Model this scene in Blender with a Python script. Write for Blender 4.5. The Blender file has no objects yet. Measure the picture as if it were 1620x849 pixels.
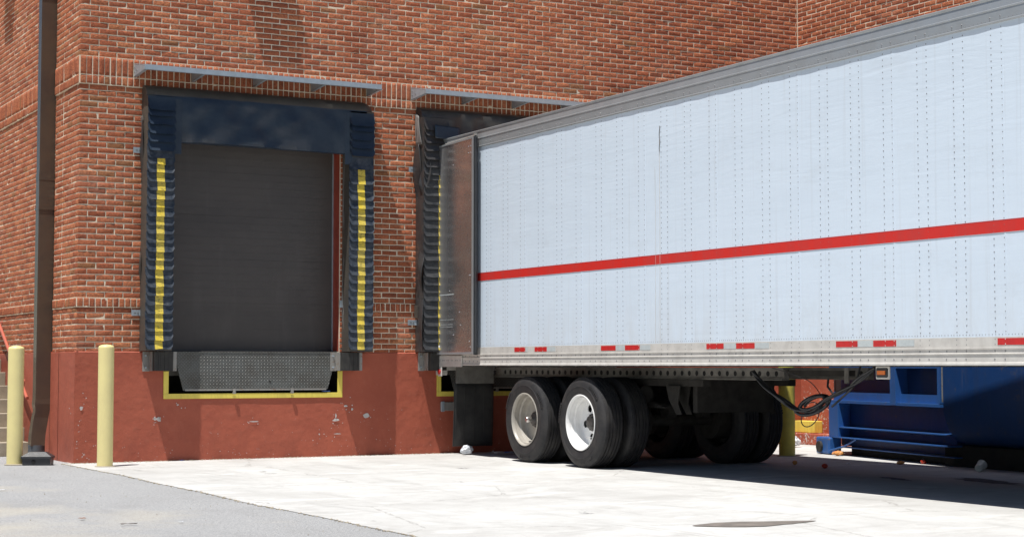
import bpy, bmesh, math, random
import numpy as np
from mathutils import Vector, Matrix, noise
R = math.radians
random.seed(7); rng = np.random.default_rng(7)
S = bpy.context.scene
COL = S.collection

# ---------------------------------------------------------------- camera, sky, sun, exposure
cam = bpy.data.cameras.new('camera'); co = bpy.data.objects.new('camera', cam); COL.objects.link(co)
YAW, PITCH = R(28.943), R(3.266)
co.location = (-5.085, -19.545, 1.12)
co.rotation_euler = (R(90) + PITCH, 0, -YAW)
cam.sensor_width = 36.0; cam.lens = 2690.0 / 1620 * 36
cam.clip_start = 0.1; cam.clip_end = 2000
S.camera = co
SUN_T = Vector((0.275, 0.16, -1.0))                     # direction the light travels
el = math.atan(1 / math.hypot(SUN_T.x, SUN_T.y)); az = math.atan2(-SUN_T.x, -SUN_T.y)
w = bpy.data.worlds.new('World'); S.world = w; w.use_nodes = True
nt = w.node_tree; bg = nt.nodes['Background']
sky = nt.nodes.new('ShaderNodeTexSky'); sky.sky_type = 'NISHITA'; sky.sun_disc = False
sky.sun_elevation = el; sky.sun_rotation = az; sky.air_density = 1.0; sky.dust_density = 0.6; sky.ozone_density = 3.0
nt.links.new(sky.outputs[0], bg.inputs[0]); bg.inputs[1].default_value = 0.054
sl = bpy.data.lights.new('sun', 'SUN'); sl.energy = 5.0; sl.angle = R(0.53); sl.color = (1.0, 0.97, 0.925)
so = bpy.data.objects.new('sun', sl); COL.objects.link(so)
so.rotation_euler = SUN_T.to_track_quat('-Z', 'Y').to_euler(); so.location = (-5, -5, 30)
S.view_settings.view_transform = 'Standard'; S.view_settings.look = 'None'
S.view_settings.exposure = 0.36; S.view_settings.gamma = 1; S.view_settings.use_curve_mapping = False
S.render.engine = 'CYCLES'; S.cycles.max_bounces = 8; S.cycles.diffuse_bounces = 4; S.cycles.glossy_bounces = 4

# ---------------------------------------------------------------- helpers
class MB:
    def __init__(s): s.v = []; s.f = []; s.m = []
    def quad(s, a, b, c, d, mi=0):
        n = len(s.v); s.v += [tuple(a), tuple(b), tuple(c), tuple(d)]; s.f.append((n, n+1, n+2, n+3)); s.m.append(mi); return s
    def poly(s, pts, mi=0):
        n = len(s.v); s.v += [tuple(p) for p in pts]; s.f.append(tuple(range(n, n+len(pts)))); s.m.append(mi); return s
    def box(s, lo, hi, mi=0, M=None, bev=0.0):
        x0, y0, z0 = lo; x1, y1, z1 = hi
        if bev > 0:
            bm = bmesh.new(); bmesh.ops.create_cube(bm, size=1)
            bmesh.ops.scale(bm, vec=(x1-x0, y1-y0, z1-z0), verts=bm.verts)
            bmesh.ops.translate(bm, vec=((x0+x1)/2, (y0+y1)/2, (z0+z1)/2), verts=bm.verts)
            bmesh.ops.bevel(bm, geom=bm.edges[:], offset=bev, segments=2, affect='EDGES', profile=0.5)
            s.bm(bm, mi, M); bm.free(); return s
        p = [(x0,y0,z0),(x1,y0,z0),(x1,y1,z0),(x0,y1,z0),(x0,y0,z1),(x1,y0,z1),(x1,y1,z1),(x0,y1,z1)]
        if M is not None: p = [tuple(M @ Vector(q)) for q in p]
        n = len(s.v); s.v += p
        for f in ((0,3,2,1),(4,5,6,7),(0,1,5,4),(1,2,6,5),(2,3,7,6),(3,0,4,7)):
            s.f.append(tuple(n+i for i in f)); s.m.append(mi)
        return s
    def bm(s, bm, mi=0, M=None):
        n = len(s.v); bm.verts.index_update()
        for v in bm.verts: s.v.append(tuple(M @ v.co) if M is not None else tuple(v.co))
        for f in bm.faces: s.f.append(tuple(n+v.index for v in f.verts)); s.m.append(mi)
        return s
    def lathe(s, prof, M, seg=32, mi=0, cap0=False, cap1=False, a0=0.0, a1=2*math.pi):
        """prof = [(radius, height)], around local z"""
        n = len(s.v); full = abs(a1-a0-2*math.pi) < 1e-6; cnt = seg if full else seg+1
        for (r, h) in prof:
            for k in range(cnt):
                a = a0 + (a1-a0)*k/seg; s.v.append(tuple(M @ Vector((r*math.cos(a), r*math.sin(a), h))))
        mm = mi if isinstance(mi, (list, tuple)) else [mi]*(len(prof)-1)
        for i in range(len(prof)-1):
            for k in range(seg):
                k2 = (k+1) % cnt if full else k+1
                s.f.append((n+i*cnt+k, n+i*cnt+k2, n+(i+1)*cnt+k2, n+(i+1)*cnt+k)); s.m.append(mm[i])
        if cap0: s.f.append(tuple(n+k for k in range(cnt))[::-1]); s.m.append(mm[0])
        if cap1: s.f.append(tuple(n+(len(prof)-1)*cnt+k for k in range(cnt))); s.m.append(mm[-1])
        return s
    def cyl(s, a, b, r, r2=None, seg=16, mi=0, caps=True):
        a = Vector(a); b = Vector(b); d = b-a; M = Matrix.Translation(a) @ d.to_track_quat('Z', 'Y').to_matrix().to_4x4()
        return s.lathe([(r, 0), (r if r2 is None else r2, d.length)], M, seg, mi, caps, caps)
    def tube(s, pts, r, seg=8, mi=0, caps=True):
        pts = [Vector(p) for p in pts]; n = len(s.v); up = Vector((0.01, 0.02, 1)).normalized()
        N = None
        for i, p in enumerate(pts):
            t = (pts[min(i+1, len(pts)-1)] - pts[max(i-1, 0)]).normalized()
            if N is None: N = t.orthogonal().normalized()
            N = (N - t*N.dot(t)).normalized(); B = t.cross(N)
            for k in range(seg):
                a = 2*math.pi*k/seg; s.v.append(tuple(p + N*(r*math.cos(a)) + B*(r*math.sin(a))))
        for i in range(len(pts)-1):
            for k in range(seg):
                k2 = (k+1) % seg; s.f.append((n+i*seg+k, n+i*seg+k2, n+(i+1)*seg+k2, n+(i+1)*seg+k)); s.m.append(mi)
        if caps:
            s.f.append(tuple(n+k for k in range(seg))[::-1]); s.m.append(mi)
            s.f.append(tuple(n+(len(pts)-1)*seg+k for k in range(seg))); s.m.append(mi)
        return s
    def prism(s, pts, vec, mi=0, caps=True):
        """closed polygon pts extruded by vec"""
        pts = [Vector(p) for p in pts]; v = Vector(vec); n = len(s.v); k = len(pts)
        s.v += [tuple(p) for p in pts] + [tuple(p+v) for p in pts]
        for i in range(k):
            j = (i+1) % k; s.f.append((n+i, n+j, n+k+j, n+k+i)); s.m.append(mi)
        if caps:
            s.f.append(tuple(n+i for i in range(k))[::-1]); s.m.append(mi)
            s.f.append(tuple(n+k+i for i in range(k))); s.m.append(mi)
        return s
    def grid(s, fn, nu, nv, mi=0):
        n = len(s.v)
        for j in range(nv+1):
            for i in range(nu+1): s.v.append(tuple(fn(i/nu, j/nv)))
        for j in range(nv):
            for i in range(nu):
                a = n+j*(nu+1)+i; s.f.append((a, a+1, a+nu+2, a+nu+1))
                s.m.append(mi(i/nu, j/nv) if callable(mi) else mi)
        return s
    def build(s, name, mats, parent=None, smooth=None, fixn=True, solid=0):
        me = bpy.data.meshes.new(name); me.from_pydata(s.v, [], s.f)
        if not isinstance(mats, (list, tuple)): mats = [mats]
        for m in mats: me.materials.append(m)
        me.polygons.foreach_set('material_index', s.m)
        if fixn:
            b = bmesh.new(); b.from_mesh(me); bmesh.ops.recalc_face_normals(b, faces=b.faces); b.to_mesh(me); b.free()
        me.update()
        if smooth is not None:
            me.polygons.foreach_set('use_smooth', [True]*len(me.polygons)); me.set_sharp_from_angle(angle=R(smooth))
        o = bpy.data.objects.new(name, me); COL.objects.link(o)
        if parent is not None: o.parent = parent; o.matrix_parent_inverse = parent.matrix_world.inverted()
        if solid:
            md = o.modifiers.new('solid', 'SOLIDIFY'); md.thickness = solid; md.offset = 0
        return o

def tag(o, label=None, cat=None, group=None, kind=None):
    if label: o['label'] = label
    if cat: o['category'] = cat
    if group: o['group'] = group
    if kind: o['kind'] = kind
    return o
def thing(name, label, cat, loc=(0,0,0), group=None, rz=0.0):
    o = bpy.data.objects.new(name, None); COL.objects.link(o); o.location = loc; o.rotation_euler = (0, 0, rz)
    o.matrix_world = Matrix.Translation(Vector(loc)) @ Matrix.Rotation(rz, 4, 'Z')
    o.empty_display_size = 0.2
    return tag(o, label, cat, group)
def copy_tree(o, parent=None):
    c = o.copy(); COL.objects.link(c)
    if parent is not None: c.parent = parent
    for ch in list(o.children): copy_tree(ch, c)
    return c

# ---------------------------------------------------------------- materials
class NT:
    def __init__(s, name):
        s.mat = bpy.data.materials.new(name); s.mat.use_nodes = True; s.t = s.mat.node_tree
        s.b = s.t.nodes['Principled BSDF']; s.out = s.t.nodes['Material Output']
        s.tc = s.t.nodes.new('ShaderNodeTexCoord')
    def n(s, ty, **kw):
        x = s.t.nodes.new(ty)
        for k, v in kw.items(): setattr(x, k, v)
        return x
    def l(s, a, b): s.t.links.new(a, b)
    def vec(s, scale=(1,1,1), loc=(0,0,0)):
        m = s.n('ShaderNodeMapping'); s.l(s.tc.outputs['Object'], m.inputs[0])
        m.inputs['Scale'].default_value = scale; m.inputs['Location'].default_value = loc; return m.outputs[0]
    def noise(s, sc, detail=4, rough=0.55, scale=(1,1,1), loc=(0,0,0), dist=0.0):
        x = s.n('ShaderNodeTexNoise'); s.l(s.vec(scale, loc), x.inputs['Vector'])
        x.inputs['Scale'].default_value = sc; x.inputs['Detail'].default_value = detail
        x.inputs['Roughness'].default_value = rough; x.inputs['Distortion'].default_value = dist
        return x.outputs['Fac']
    def vor(s, sc, scale=(1,1,1), out='Distance'):
        x = s.n('ShaderNodeTexVoronoi'); s.l(s.vec(scale), x.inputs['Vector']); x.inputs['Scale'].default_value = sc
        return x.outputs[out]
    def ramp(s, fac, stops, interp='LINEAR'):
        r = s.n('ShaderNodeValToRGB'); s.l(fac, r.inputs[0]); r.color_ramp.interpolation = interp
        e = r.color_ramp.elements
        while len(e) < len(stops): e.new(0.5)
        for k, (p, c) in enumerate(stops):
            e[k].position = p
            e[k].color = (c, c, c, 1) if isinstance(c, (int, float)) else (*c, 1)
        return r.outputs[0]
    def mix(s, fac, a, b, mode='MIX'):
        m = s.n('ShaderNodeMix', data_type='RGBA', blend_type=mode)
        if isinstance(fac, (int, float)): m.inputs[0].default_value = fac
        else: s.l(fac, m.inputs[0])
        for i, c in ((6, a), (7, b)):
            if isinstance(c, tuple): m.inputs[i].default_value = (*c, 1)
            else: s.l(c, m.inputs[i])
        return m.outputs[2]
    def math(s, op, a, b=0.0, c=None):
        m = s.n('ShaderNodeMath', operation=op)
        for i, v in enumerate((a, b) if c is None else (a, b, c)):
            if isinstance(v, (int, float)): m.inputs[i].default_value = v
            else: s.l(v, m.inputs[i])
        return m.outputs[0]
    def xyz(s):
        x = s.n('ShaderNodeSeparateXYZ'); s.l(s.tc.outputs['Object'], x.inputs[0]); return x.outputs
    def bump(s, h, strength=0.3, dist=0.01, prev=None):
        b = s.n('ShaderNodeBump'); s.l(h, b.inputs['Height']); b.inputs['Strength'].default_value = strength
        b.inputs['Distance'].default_value = dist
        if prev is not None: s.l(prev, b.inputs['Normal'])
        return b.outputs[0]
    def done(s, col=None, rough=0.6, metal=0.0, nrm=None, spec=None, **kw):
        for key, v in (('Base Color', col), ('Roughness', rough), ('Metallic', metal)):
            if v is None: continue
            if isinstance(v, tuple): s.b.inputs[key].default_value = (*v, 1)
            elif isinstance(v, (int, float)): s.b.inputs[key].default_value = v
            else: s.l(v, s.b.inputs[key])
        if nrm is not None: s.l(nrm, s.b.inputs['Normal'])
        if spec is not None: s.b.inputs['Specular IOR Level'].default_value = spec
        return s.mat

def dirty(name, col, dark, rough=0.5, metal=0.0, sc=6, lo=0.42, hi=0.7, bump=0.1, streak=False, spec=None, rvar=0.15):
    """painted or metal surface with worn patches and fine grain"""
    m = NT(name)
    f = m.noise(sc, 6, 0.62, (1, 1, 0.25) if streak else (1, 1, 1))
    c = m.mix(m.ramp(f, [(lo, 0.0), (hi, 1.0)]), col, dark)
    g = m.noise(90, 3)
    c = m.mix(m.math('MULTIPLY', g, 0.25), c, dark)
    rr = m.math('ADD', m.math('MULTIPLY', f, rvar*2), rough-rvar)
    return m.done(c, rr, metal, m.bump(m.noise(140, 3), bump, 0.002, m.bump(f, bump, 0.004)), spec)

def m_brick():
    m = NT('weathered_brick')
    a = m.n('ShaderNodeAttribute', attribute_name='tint'); t = a.outputs['Fac']
    c = m.ramp(t, [(0.0, (0.27, 0.080, 0.042)), (0.25, (0.38, 0.110, 0.052)), (0.5, (0.46, 0.142, 0.066)), (0.75, (0.54, 0.195, 0.092)), (0.93, (0.45, 0.19, 0.075)), (1.0, (0.25, 0.11, 0.055))])
    n1 = m.noise(38, 6, 0.65); n2 = m.noise(0.8, 4, 0.6)
    c = m.mix(m.ramp(n1, [(0.36, 0.62), (0.56, 0.0)]), c, (0.13, 0.045, 0.03))
    c = m.mix(m.ramp(m.noise(75, 4, 0.6, loc=(3, 5, 1)), [(0.58, 0.0), (0.72, 0.42)]), c, (0.5, 0.23, 0.14))
    c = m.mix(m.ramp(n2, [(0.35, 0.0), (0.75, 0.22)]), c, (0.16, 0.07, 0.045))
    st = m.noise(1.6, 6, 0.7, (2.2, 2.2, 0.35), loc=(1, 1, 4))
    c = m.mix(m.ramp(st, [(0.58, 0.0), (0.78, 0.20)]), c, (0.12, 0.055, 0.04))
    c = m.mix(m.ramp(m.noise(0.9, 5, 0.65, loc=(8, 2, 6)), [(0.55, 0.0), (0.75, 0.28)]), c, (0.58, 0.36, 0.26))
    return m.done(c, 0.9, 0, m.bump(m.noise(60, 5, 0.65, (0.6, 0.6, 1.3)), 0.9, 0.012, m.bump(m.noise(230, 3), 0.4, 0.003)), 0.2)
def m_mortar():
    m = NT('mortar')
    n1 = m.noise(9, 5, 0.6); z = m.noise(0.7, 4)
    c = m.mix(m.ramp(n1, [(0.35, 0.0), (0.7, 1.0)]), (0.80, 0.71, 0.56), (0.66, 0.56, 0.43))
    c = m.mix(m.ramp(z, [(0.4, 0.0), (0.75, 0.35)]), c, (0.30, 0.2, 0.14))
    return m.done(c, 0.95, 0, m.bump(m.noise(170, 4), 0.7, 0.004), 0.1)
def m_redpaint(name='red_painted_concrete', chip=0.0):
    m = NT(name)
    n1 = m.noise(2.2, 6, 0.6); n2 = m.noise(14, 6, 0.65)
    c = m.mix(m.ramp(n1, [(0.3, 0.0), (0.7, 1.0)]), (0.40, 0.102, 0.058), (0.335, 0.080, 0.046))
    c = m.mix(m.ramp(n2, [(0.55, 0.0), (0.8, 0.45)]), c, (0.42, 0.14, 0.09))
    xz = m.xyz()
    # splash grime and chips are denser near the foot of the wall
    low = m.math('SUBTRACT', 1.0, m.math('MULTIPLY', xz[2], 1.6))
    c = m.mix(m.math('MULTIPLY', m.ramp(m.noise(5, 6, 0.7, (1, 1, .6)), [(0.4, 0.0), (0.75, 0.6)]), m.math('MAXIMUM', low, 0.15)), c, (0.20, 0.055, 0.035))
    ch = m.noise(26, 5, 0.7, loc=(1.7, 0.2, 0.9)); area = m.noise(2.6, 3, 0.6, loc=(5, 1, 2))
    thr = m.math('ADD', m.math('ADD', ch, m.math('MULTIPLY', area, 0.26)), m.math('ADD', m.math('MULTIPLY', low, 0.045), chip))
    k = m.ramp(thr, [(0.872, 0.0), (0.878, 1.0)])
    c = m.mix(k, c, (0.52, 0.46, 0.42))
    pit = m.ramp(m.vor(9), [(0.05, 0.0), (0.09, 1.0)])
    b = m.bump(m.noise(7, 6, 0.6), 0.55, 0.02, m.bump(pit, 0.35, 0.006, m.bump(m.noise(110, 4), 0.25, 0.004)))
    return m.done(c, 0.62, 0, b, 0.35)
def m_concrete():
    m = NT('sunlit_concrete_slab')
    n1 = m.noise(0.8, 6, 0.62, (1, 0.45, 1), dist=0.4); n2 = m.noise(5, 6, 0.7)
    n3 = m.noise(1.5, 7, 0.72, (0.7, 1.0, 1), loc=(2, 7, 0), dist=0.9)
    c = m.mix(m.ramp(n1, [(0.32, 0.0), (0.68, 1.0)]), (0.55, 0.55, 0.535), (0.43, 0.425, 0.41))
    c = m.mix(m.ramp(n3, [(0.50, 0.0), (0.68, 0.6)]), c, (0.35, 0.34, 0.325))
    c = m.mix(m.ramp(m.noise(1.5, 5, 0.7, (0.5, 1.3, 1), loc=(9, 1, 0)), [(0.56, 0.0), (0.64, 0.7)]), c, (0.63, 0.62, 0.60))
    c = m.mix(m.ramp(n2, [(0.4, 0.0), (0.8, 0.3)]), c, (0.33, 0.31, 0.28))
    c = m.mix(m.ramp(m.noise(55, 3), [(0.62, 0.0), (0.74, 0.35)]), c, (0.22, 0.20, 0.18))
    tm = m.noise(1.0, 6, 0.72, (2.2, 0.35, 1), loc=(1, 0, 0), dist=1.1)
    c = m.mix(m.ramp(tm, [(0.55, 0.0), (0.72, 0.45)]), c, (0.27, 0.262, 0.25))
    ck = m.n('ShaderNodeTexVoronoi', feature='DISTANCE_TO_EDGE'); m.l(m.vec((0.35, 0.28, 1)), ck.inputs['Vector']); ck.inputs['Scale'].default_value = 1.0
    wob = m.math('ADD', ck.outputs['Distance'], m.math('MULTIPLY', m.math('SUBTRACT', m.noise(3, 5, 0.7), 0.5), 0.05))
    c = m.mix(m.ramp(m.math('ABSOLUTE', wob), [(0.0, 0.55), (0.0035, 0.0)]), c, (0.2, 0.185, 0.17))
    c = m.mix(m.ramp(m.noise(7, 6, 0.75, (0.5, 1.4, 1), loc=(6, 2, 0)), [(0.60, 0.0), (0.70, 0.5)]), c, (0.27, 0.26, 0.24))
    # oil drips under the trailer
    c = m.mix(m.ramp(m.noise(2.2, 6, 0.7, (1, .4, 1), loc=(4, 4, 0)), [(0.66, 0.0), (0.7, 0.75)]), c, (0.12, 0.115, 0.11))
    return m.done(c, 0.88, 0, m.bump(n2, 0.25, 0.01, m.bump(m.noise(160, 3), 0.35, 0.004)), 0.25)
def m_asphalt():
    m = NT('aged_asphalt')
    n1 = m.noise(0.6, 6, 0.6); g = m.vor(130); g2 = m.noise(240, 2)
    c = m.mix(m.ramp(n1, [(0.3, 0.0), (0.7, 1.0)]), (0.45, 0.455, 0.46), (0.37, 0.373, 0.377))
    c = m.mix(m.ramp(g2, [(0.40, 0.8), (0.58, 0.0)]), c, (0.13, 0.132, 0.135))
    c = m.mix(m.ramp(m.noise(95, 2, loc=(3, 3, 3)), [(0.56, 0.0), (0.68, 0.8)]), c, (0.60, 0.59, 0.57))
    c = m.mix(m.ramp(m.noise(42, 3, 0.7), [(0.35, 0.55), (0.55, 0.0)]), c, (0.17, 0.17, 0.168))
    c = m.mix(m.ramp(m.noise(50, 2, 0.6, loc=(7, 7, 7)), [(0.58, 0.0), (0.68, 0.5)]), c, (0.55, 0.545, 0.53))
    c = m.mix(m.ramp(m.noise(2.4, 6, 0.7, (1, .5, 1)), [(0.5, 0.0), (0.7, 0.3)]), c, (0.22, 0.218, 0.21))
    # sand washed over the left part
    xz = m.xyz()
    s = m.math('SUBTRACT', m.noise(0.55, 5, 0.65, loc=(2, 0, 0)), m.math('MULTIPLY', m.math('ADD', xz[0], 2.2), 0.12))
    c = m.mix(m.ramp(s, [(0.42, 0.0), (0.72, 0.6)]), c, (0.52, 0.46, 0.35))
    return m.done(c, 0.93, 0, m.bump(g, 0.5, 0.006, m.bump(m.noise(20, 5), 0.3, 0.01)), 0.2)
def m_fabric(name, col, col2, rough=0.5, sc=5, spec=0.35):
    m = NT(name); n1 = m.noise(sc, 6, 0.65); g = m.noise(60, 4)
    c = m.mix(m.ramp(n1, [(0.35, 0.0), (0.72, 1.0)]), col, col2)
    return m.done(c, m.math('ADD', m.math('MULTIPLY', g, 0.25), rough-0.12), 0, m.bump(n1, 0.25, 0.02, m.bump(m.noise(350, 2), 0.2, 0.002)), spec)
def m_skin():
    """white aluminium side sheets, with faint creases"""
    m = NT('sky_tinted_white_sheet')
    n1 = m.noise(1.2, 6, 0.65, (1, 0.5, 2.0)); z = m.xyz()[2]
    c = m.mix(m.ramp(n1, [(0.35, 0.0), (0.75, 0.5)]), (0.63, 0.72, 0.82), (0.565, 0.65, 0.745))  # white sheet with the sky's bluish light tinted into its colour
    low = m.ramp(z, [(1.3, 1.0), (2.0, 0.0)]) if False else m.math('MAXIMUM', 0.0, m.math('SUBTRACT', 1.0, m.math('MULTIPLY', m.math('SUBTRACT', z, 1.3), 1.6)))
    c = m.mix(m.math('MULTIPLY', m.ramp(m.noise(6, 5, 0.7, (1, 1, .3)), [(0.35, 0.0), (0.8, 0.5)]), low), c, (0.50, 0.50, 0.49))
    c = m.mix(m.ramp(m.noise(2.2, 6, 0.7, (1, .8, 1.6), loc=(4, 9, 2)), [(0.56, 0.0), (0.74, 0.28)]), c, (0.50, 0.55, 0.60))
    drip = m.noise(7, 4, 0.6, (1, 3, 0.06))
    c = m.mix(m.ramp(drip, [(0.56, 0.0), (0.72, 0.24)]), c, (0.45, 0.47, 0.49))
    cr = m.noise(1.6, 5, 0.6, (1, 0.35, 4.0), dist=0.8)
    rg = m.math('ABSOLUTE', m.math('SUBTRACT', m.noise(1.5, 4, 0.55, (1, 0.55, 4.5), dist=1.2), 0.5))
    up = m.math('MINIMUM', 1.0, m.math('MAXIMUM', 0.0, m.math('MULTIPLY', m.math('SUBTRACT', z, 1.9), 0.7)))
    return m.done(c, 0.33, 0, m.bump(cr, 0.14, 0.014, m.bump(m.math('MULTIPLY', rg, up), 0.30, 0.010)), 0.5)
def m_diamond():
    m = NT('diamond_plate')
    o = m.xyz(); u, v = o[0], o[2]
    a = m.math('MULTIPLY', m.math('ADD', u, v), 25.0); b = m.math('MULTIPLY', m.math('SUBTRACT', u, v), 25.0)
    fa, fb = m.math('FRACT', a), m.math('FRACT', b)
    par = m.math('MODULO', m.math('ABSOLUTE', m.math('ADD', m.math('FLOOR', a), m.math('FLOOR', b))), 2.0)
    ea = m.math('ABSOLUTE', m.math('SUBTRACT', fa, 0.5)); eb = m.math('ABSOLUTE', m.math('SUBTRACT', fb, 0.5))
    l1 = m.math('SUBTRACT', 1.0, m.math('ADD', m.math('MULTIPLY', ea, 2.1), m.math('MULTIPLY', eb, 7.0)))
    l2 = m.math('SUBTRACT', 1.0, m.math('ADD', m.math('MULTIPLY', eb, 2.1), m.math('MULTIPLY', ea, 7.0)))
    h = m.math('MAXIMUM', 0.0, m.math('ADD', m.math('MULTIPLY', l1, par), m.math('MULTIPLY', l2, m.math('SUBTRACT', 1.0, par))))
    n1 = m.noise(4, 5, 0.65)
    c = m.mix(m.ramp(h, [(0.05, 0.0), (0.5, 1.0)]), m.mix(m.ramp(n1, [(0.35, 0.0), (0.7, 1.0)]), (0.125, 0.13, 0.125), (0.085, 0.08, 0.07)), (0.24, 0.25, 0.24))
    return m.done(c, 0.5, 0.55, m.bump(h, 0.8, 0.006), 0.4)
def m_mirror():
    m = NT('scuffed_bright_aluminium')
    n1 = m.noise(3.2, 6, 0.65, (1, 1, .7)); sc = m.noise(16, 6, 0.75, (1, 1.2, 3.0))
    c = m.mix(m.ramp(n1, [(0.35, 0.0), (0.75, 1.0)]), (0.66, 0.655, 0.65), (0.52, 0.515, 0.51))
    k = m.math('MAXIMUM', m.ramp(sc, [(0.58, 0.0), (0.68, 0.6)]), 0.10)
    c = m.mix(k, c, (0.62, 0.65, 0.66))
    r = m.math('ADD', 0.15, m.math('MULTIPLY', m.ramp(n1, [(0.3, 0.0), (0.8, 1.0)]), 0.10))
    r = m.math('ADD', r, m.math('MULTIPLY', k, 0.4))
    gy = m.math('MINIMUM', 1.0, m.math('MAXIMUM', 0.0, m.math('MULTIPLY', m.math('ADD', m.xyz()[1], 0.58), 4.0)))
    r = m.math('ADD', r, m.math('MULTIPLY', gy, 0.24))
    return m.done(c, r, 0.92, m.bump(m.noise(2.0, 2), 0.05, 0.02), 0.5)
def m_door():
    m = NT('dark_painted_steel_door')
    n1 = m.noise(1.5, 5, 0.6, (1, 1, 2)); g = m.noise(300, 2)
    c = m.mix(m.ramp(n1, [(0.3, 0.0), (0.75, 1.0)]), (0.080, 0.070, 0.064), (0.060, 0.053, 0.050))
    c = m.mix(m.ramp(m.noise(3, 6, 0.7, (1, 1, .15), loc=(3, 3, 3)), [(0.52, 0.0), (0.75, 0.35)]), c, (0.12, 0.11, 0.105))
    return m.done(c, 0.5, 0, m.bump(g, 0.25, 0.002), 0.4)
def m_tyre():
    m = NT('worn_tyre_rubber'); n1 = m.noise(7, 5, 0.7)
    c = m.mix(m.ramp(n1, [(0.4, 0.0), (0.75, 1.0)]), (0.020, 0.020, 0.022), (0.045, 0.042, 0.040))
    return m.done(c, 0.62, 0, m.bump(m.noise(120, 3), 0.25, 0.003), 0.35)
def m_weather(name, col, rust, amt=0.5, rough=0.5, metal=0.0, sc=9, spec=0.5):
    m = NT(name); n1 = m.noise(sc, 7, 0.72); s = m.noise(sc*1.2, 5, 0.65, (1, 1, 0.12))
    c = m.mix(m.ramp(s, [(0.45, 0.0), (0.8, 0.6)]), col, tuple(x*0.55+0.02 for x in col))
    c = m.mix(m.ramp(n1, [(0.74-amt*0.3, 0.0), (0.80-amt*0.25, 1.0)]), c, rust)
    c = m.mix(m.ramp(m.noise(sc*1.6, 5, 0.7, (1, 1, 0.07), loc=(3, 1, 8)), [(0.60, 0.0), (0.74, 0.38)]), c, tuple(min(1, x*1.2+0.02) for x in rust))
    return m.done(c, m.math('ADD', rough-0.1, m.math('MULTIPLY', n1, 0.3)), metal, m.bump(n1, 0.3, 0.006), spec)

BRICK, MORTAR, RED, CONC, ASPH = m_brick(), m_mortar(), m_redpaint(), m_concrete(), m_asphalt()
REDCHIP = m_redpaint('chipped_red_concrete', 0.13)
SKIN, DIAM, MIRR, DOORM, TYRE = m_skin(), m_diamond(), m_mirror(), m_door(), m_tyre()
NAVY = m_fabric('navy_vinyl', (0.011, 0.021, 0.040), (0.030, 0.044, 0.064), 0.34, 3, 0.5)
NAVYF = m_fabric('dusty_navy_flap', (0.015, 0.024, 0.040), (0.075, 0.085, 0.10), 0.45, 14)
GREYV = m_fabric('grey_brown_vinyl', (0.085, 0.075, 0.062), (0.055, 0.050, 0.045), 0.5, 3)
BLACKV = m_fabric('black_shiny_vinyl', (0.030, 0.030, 0.033), (0.055, 0.05, 0.046), 0.34, 6, 0.5)
BLACKF = m_fabric('black_flap', (0.030, 0.033, 0.038), (0.065, 0.065, 0.066), 0.4, 12)
PALEV = m_fabric('faded_grey_vinyl', (0.16, 0.155, 0.15), (0.24, 0.23, 0.22), 0.45, 8)
def m_stripe():
    m = NT('scuffed_yellow_stripe'); n1 = m.noise(22, 6, 0.72, (1, 1, 1.6)); n2 = m.noise(60, 3, .6, (.5, 1, 2.4))
    c = m.mix(m.ramp(m.noise(9, 4), [(0.35, 0.0), (0.7, 1.0)]), (0.70, 0.52, 0.045), (0.58, 0.46, 0.10))
    c = m.mix(m.ramp(n1, [(0.54, 0.0), (0.66, 0.8)]), c, (0.17, 0.15, 0.05))
    c = m.mix(m.ramp(n2, [(0.58, 0.0), (0.66, 0.7)]), c, (0.07, 0.065, 0.04))
    return m.done(c, 0.5, 0, m.bump(n1, 0.2, 0.003), 0.4)
STRIPE = m_stripe()
YEL = m_weather('yellow_safety_paint', (0.74, 0.60, 0.10), (0.16, 0.11, 0.05), 0.32, 0.5, 0, 14)
CREAM = dirty('cream_yellow_bollard_paint', (0.79, 0.69, 0.31), (0.70, 0.60, 0.28), 0.4, 0, 4, 0.35, 0.75, 0.08, rvar=0.06)
MUST = dirty('shaded_yellow_paint', (0.66, 0.56, 0.09), (0.45, 0.38, 0.09), 0.45, 0, 5, 0.4, 0.75, 0.1)
GALV = dirty('galvanised_steel', (0.42, 0.48, 0.53), (0.33, 0.38, 0.42), 0.34, 0.4, 9, 0.4, 0.7, 0.06)
ALU = dirty('dull_aluminium', (0.43, 0.455, 0.475), (0.35, 0.365, 0.375), 0.42, 0.55, 5, 0.4, 0.75, 0.06)
RAILW = dirty('grimy_white_rail', (0.62, 0.60, 0.565), (0.46, 0.44, 0.41), 0.45, 0.1, 7, 0.42, 0.75, 0.08)
RIVET = dirty('rivet_head', (0.26, 0.26, 0.265), (0.15, 0.15, 0.155), 0.5, 0.4, 40)
BRONZE = dirty('dark_bronze_sheet', (0.085, 0.064, 0.046), (0.065, 0.05, 0.04), 0.22, 0.1, 5, spec=0.8, rvar=0.08)
PIPE = dirty('grey_plastic_pipe', (0.09, 0.10, 0.115), (0.06, 0.065, 0.07), 0.5)
BLKP = dirty('black_plastic', (0.024, 0.026, 0.03), (0.04, 0.04, 0.042), 0.4, 0, 20)
RUBB = dirty('black_bumper_rubber', (0.022, 0.021, 0.020), (0.05, 0.047, 0.042), 0.75, 0, 12)
RUST = m_weather('rusty_grey_steel', (0.30, 0.29, 0.27), (0.22, 0.11, 0.05), 0.6, 0.55, 0.3, 16)
REDM = dirty('red_steel_paint', (0.34, 0.055, 0.030), (0.25, 0.045, 0.028), 0.5, 0, 7)
HRAIL = dirty('coral_red_pipe_paint', (0.50, 0.13, 0.08), (0.42, 0.11, 0.07), 0.4, 0, 9)
STEPM = dirty('weathered_step_concrete', (0.40, 0.35, 0.27), (0.27, 0.23, 0.17), 0.9, 0, 5, 0.35, 0.7, 0.4)
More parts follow.
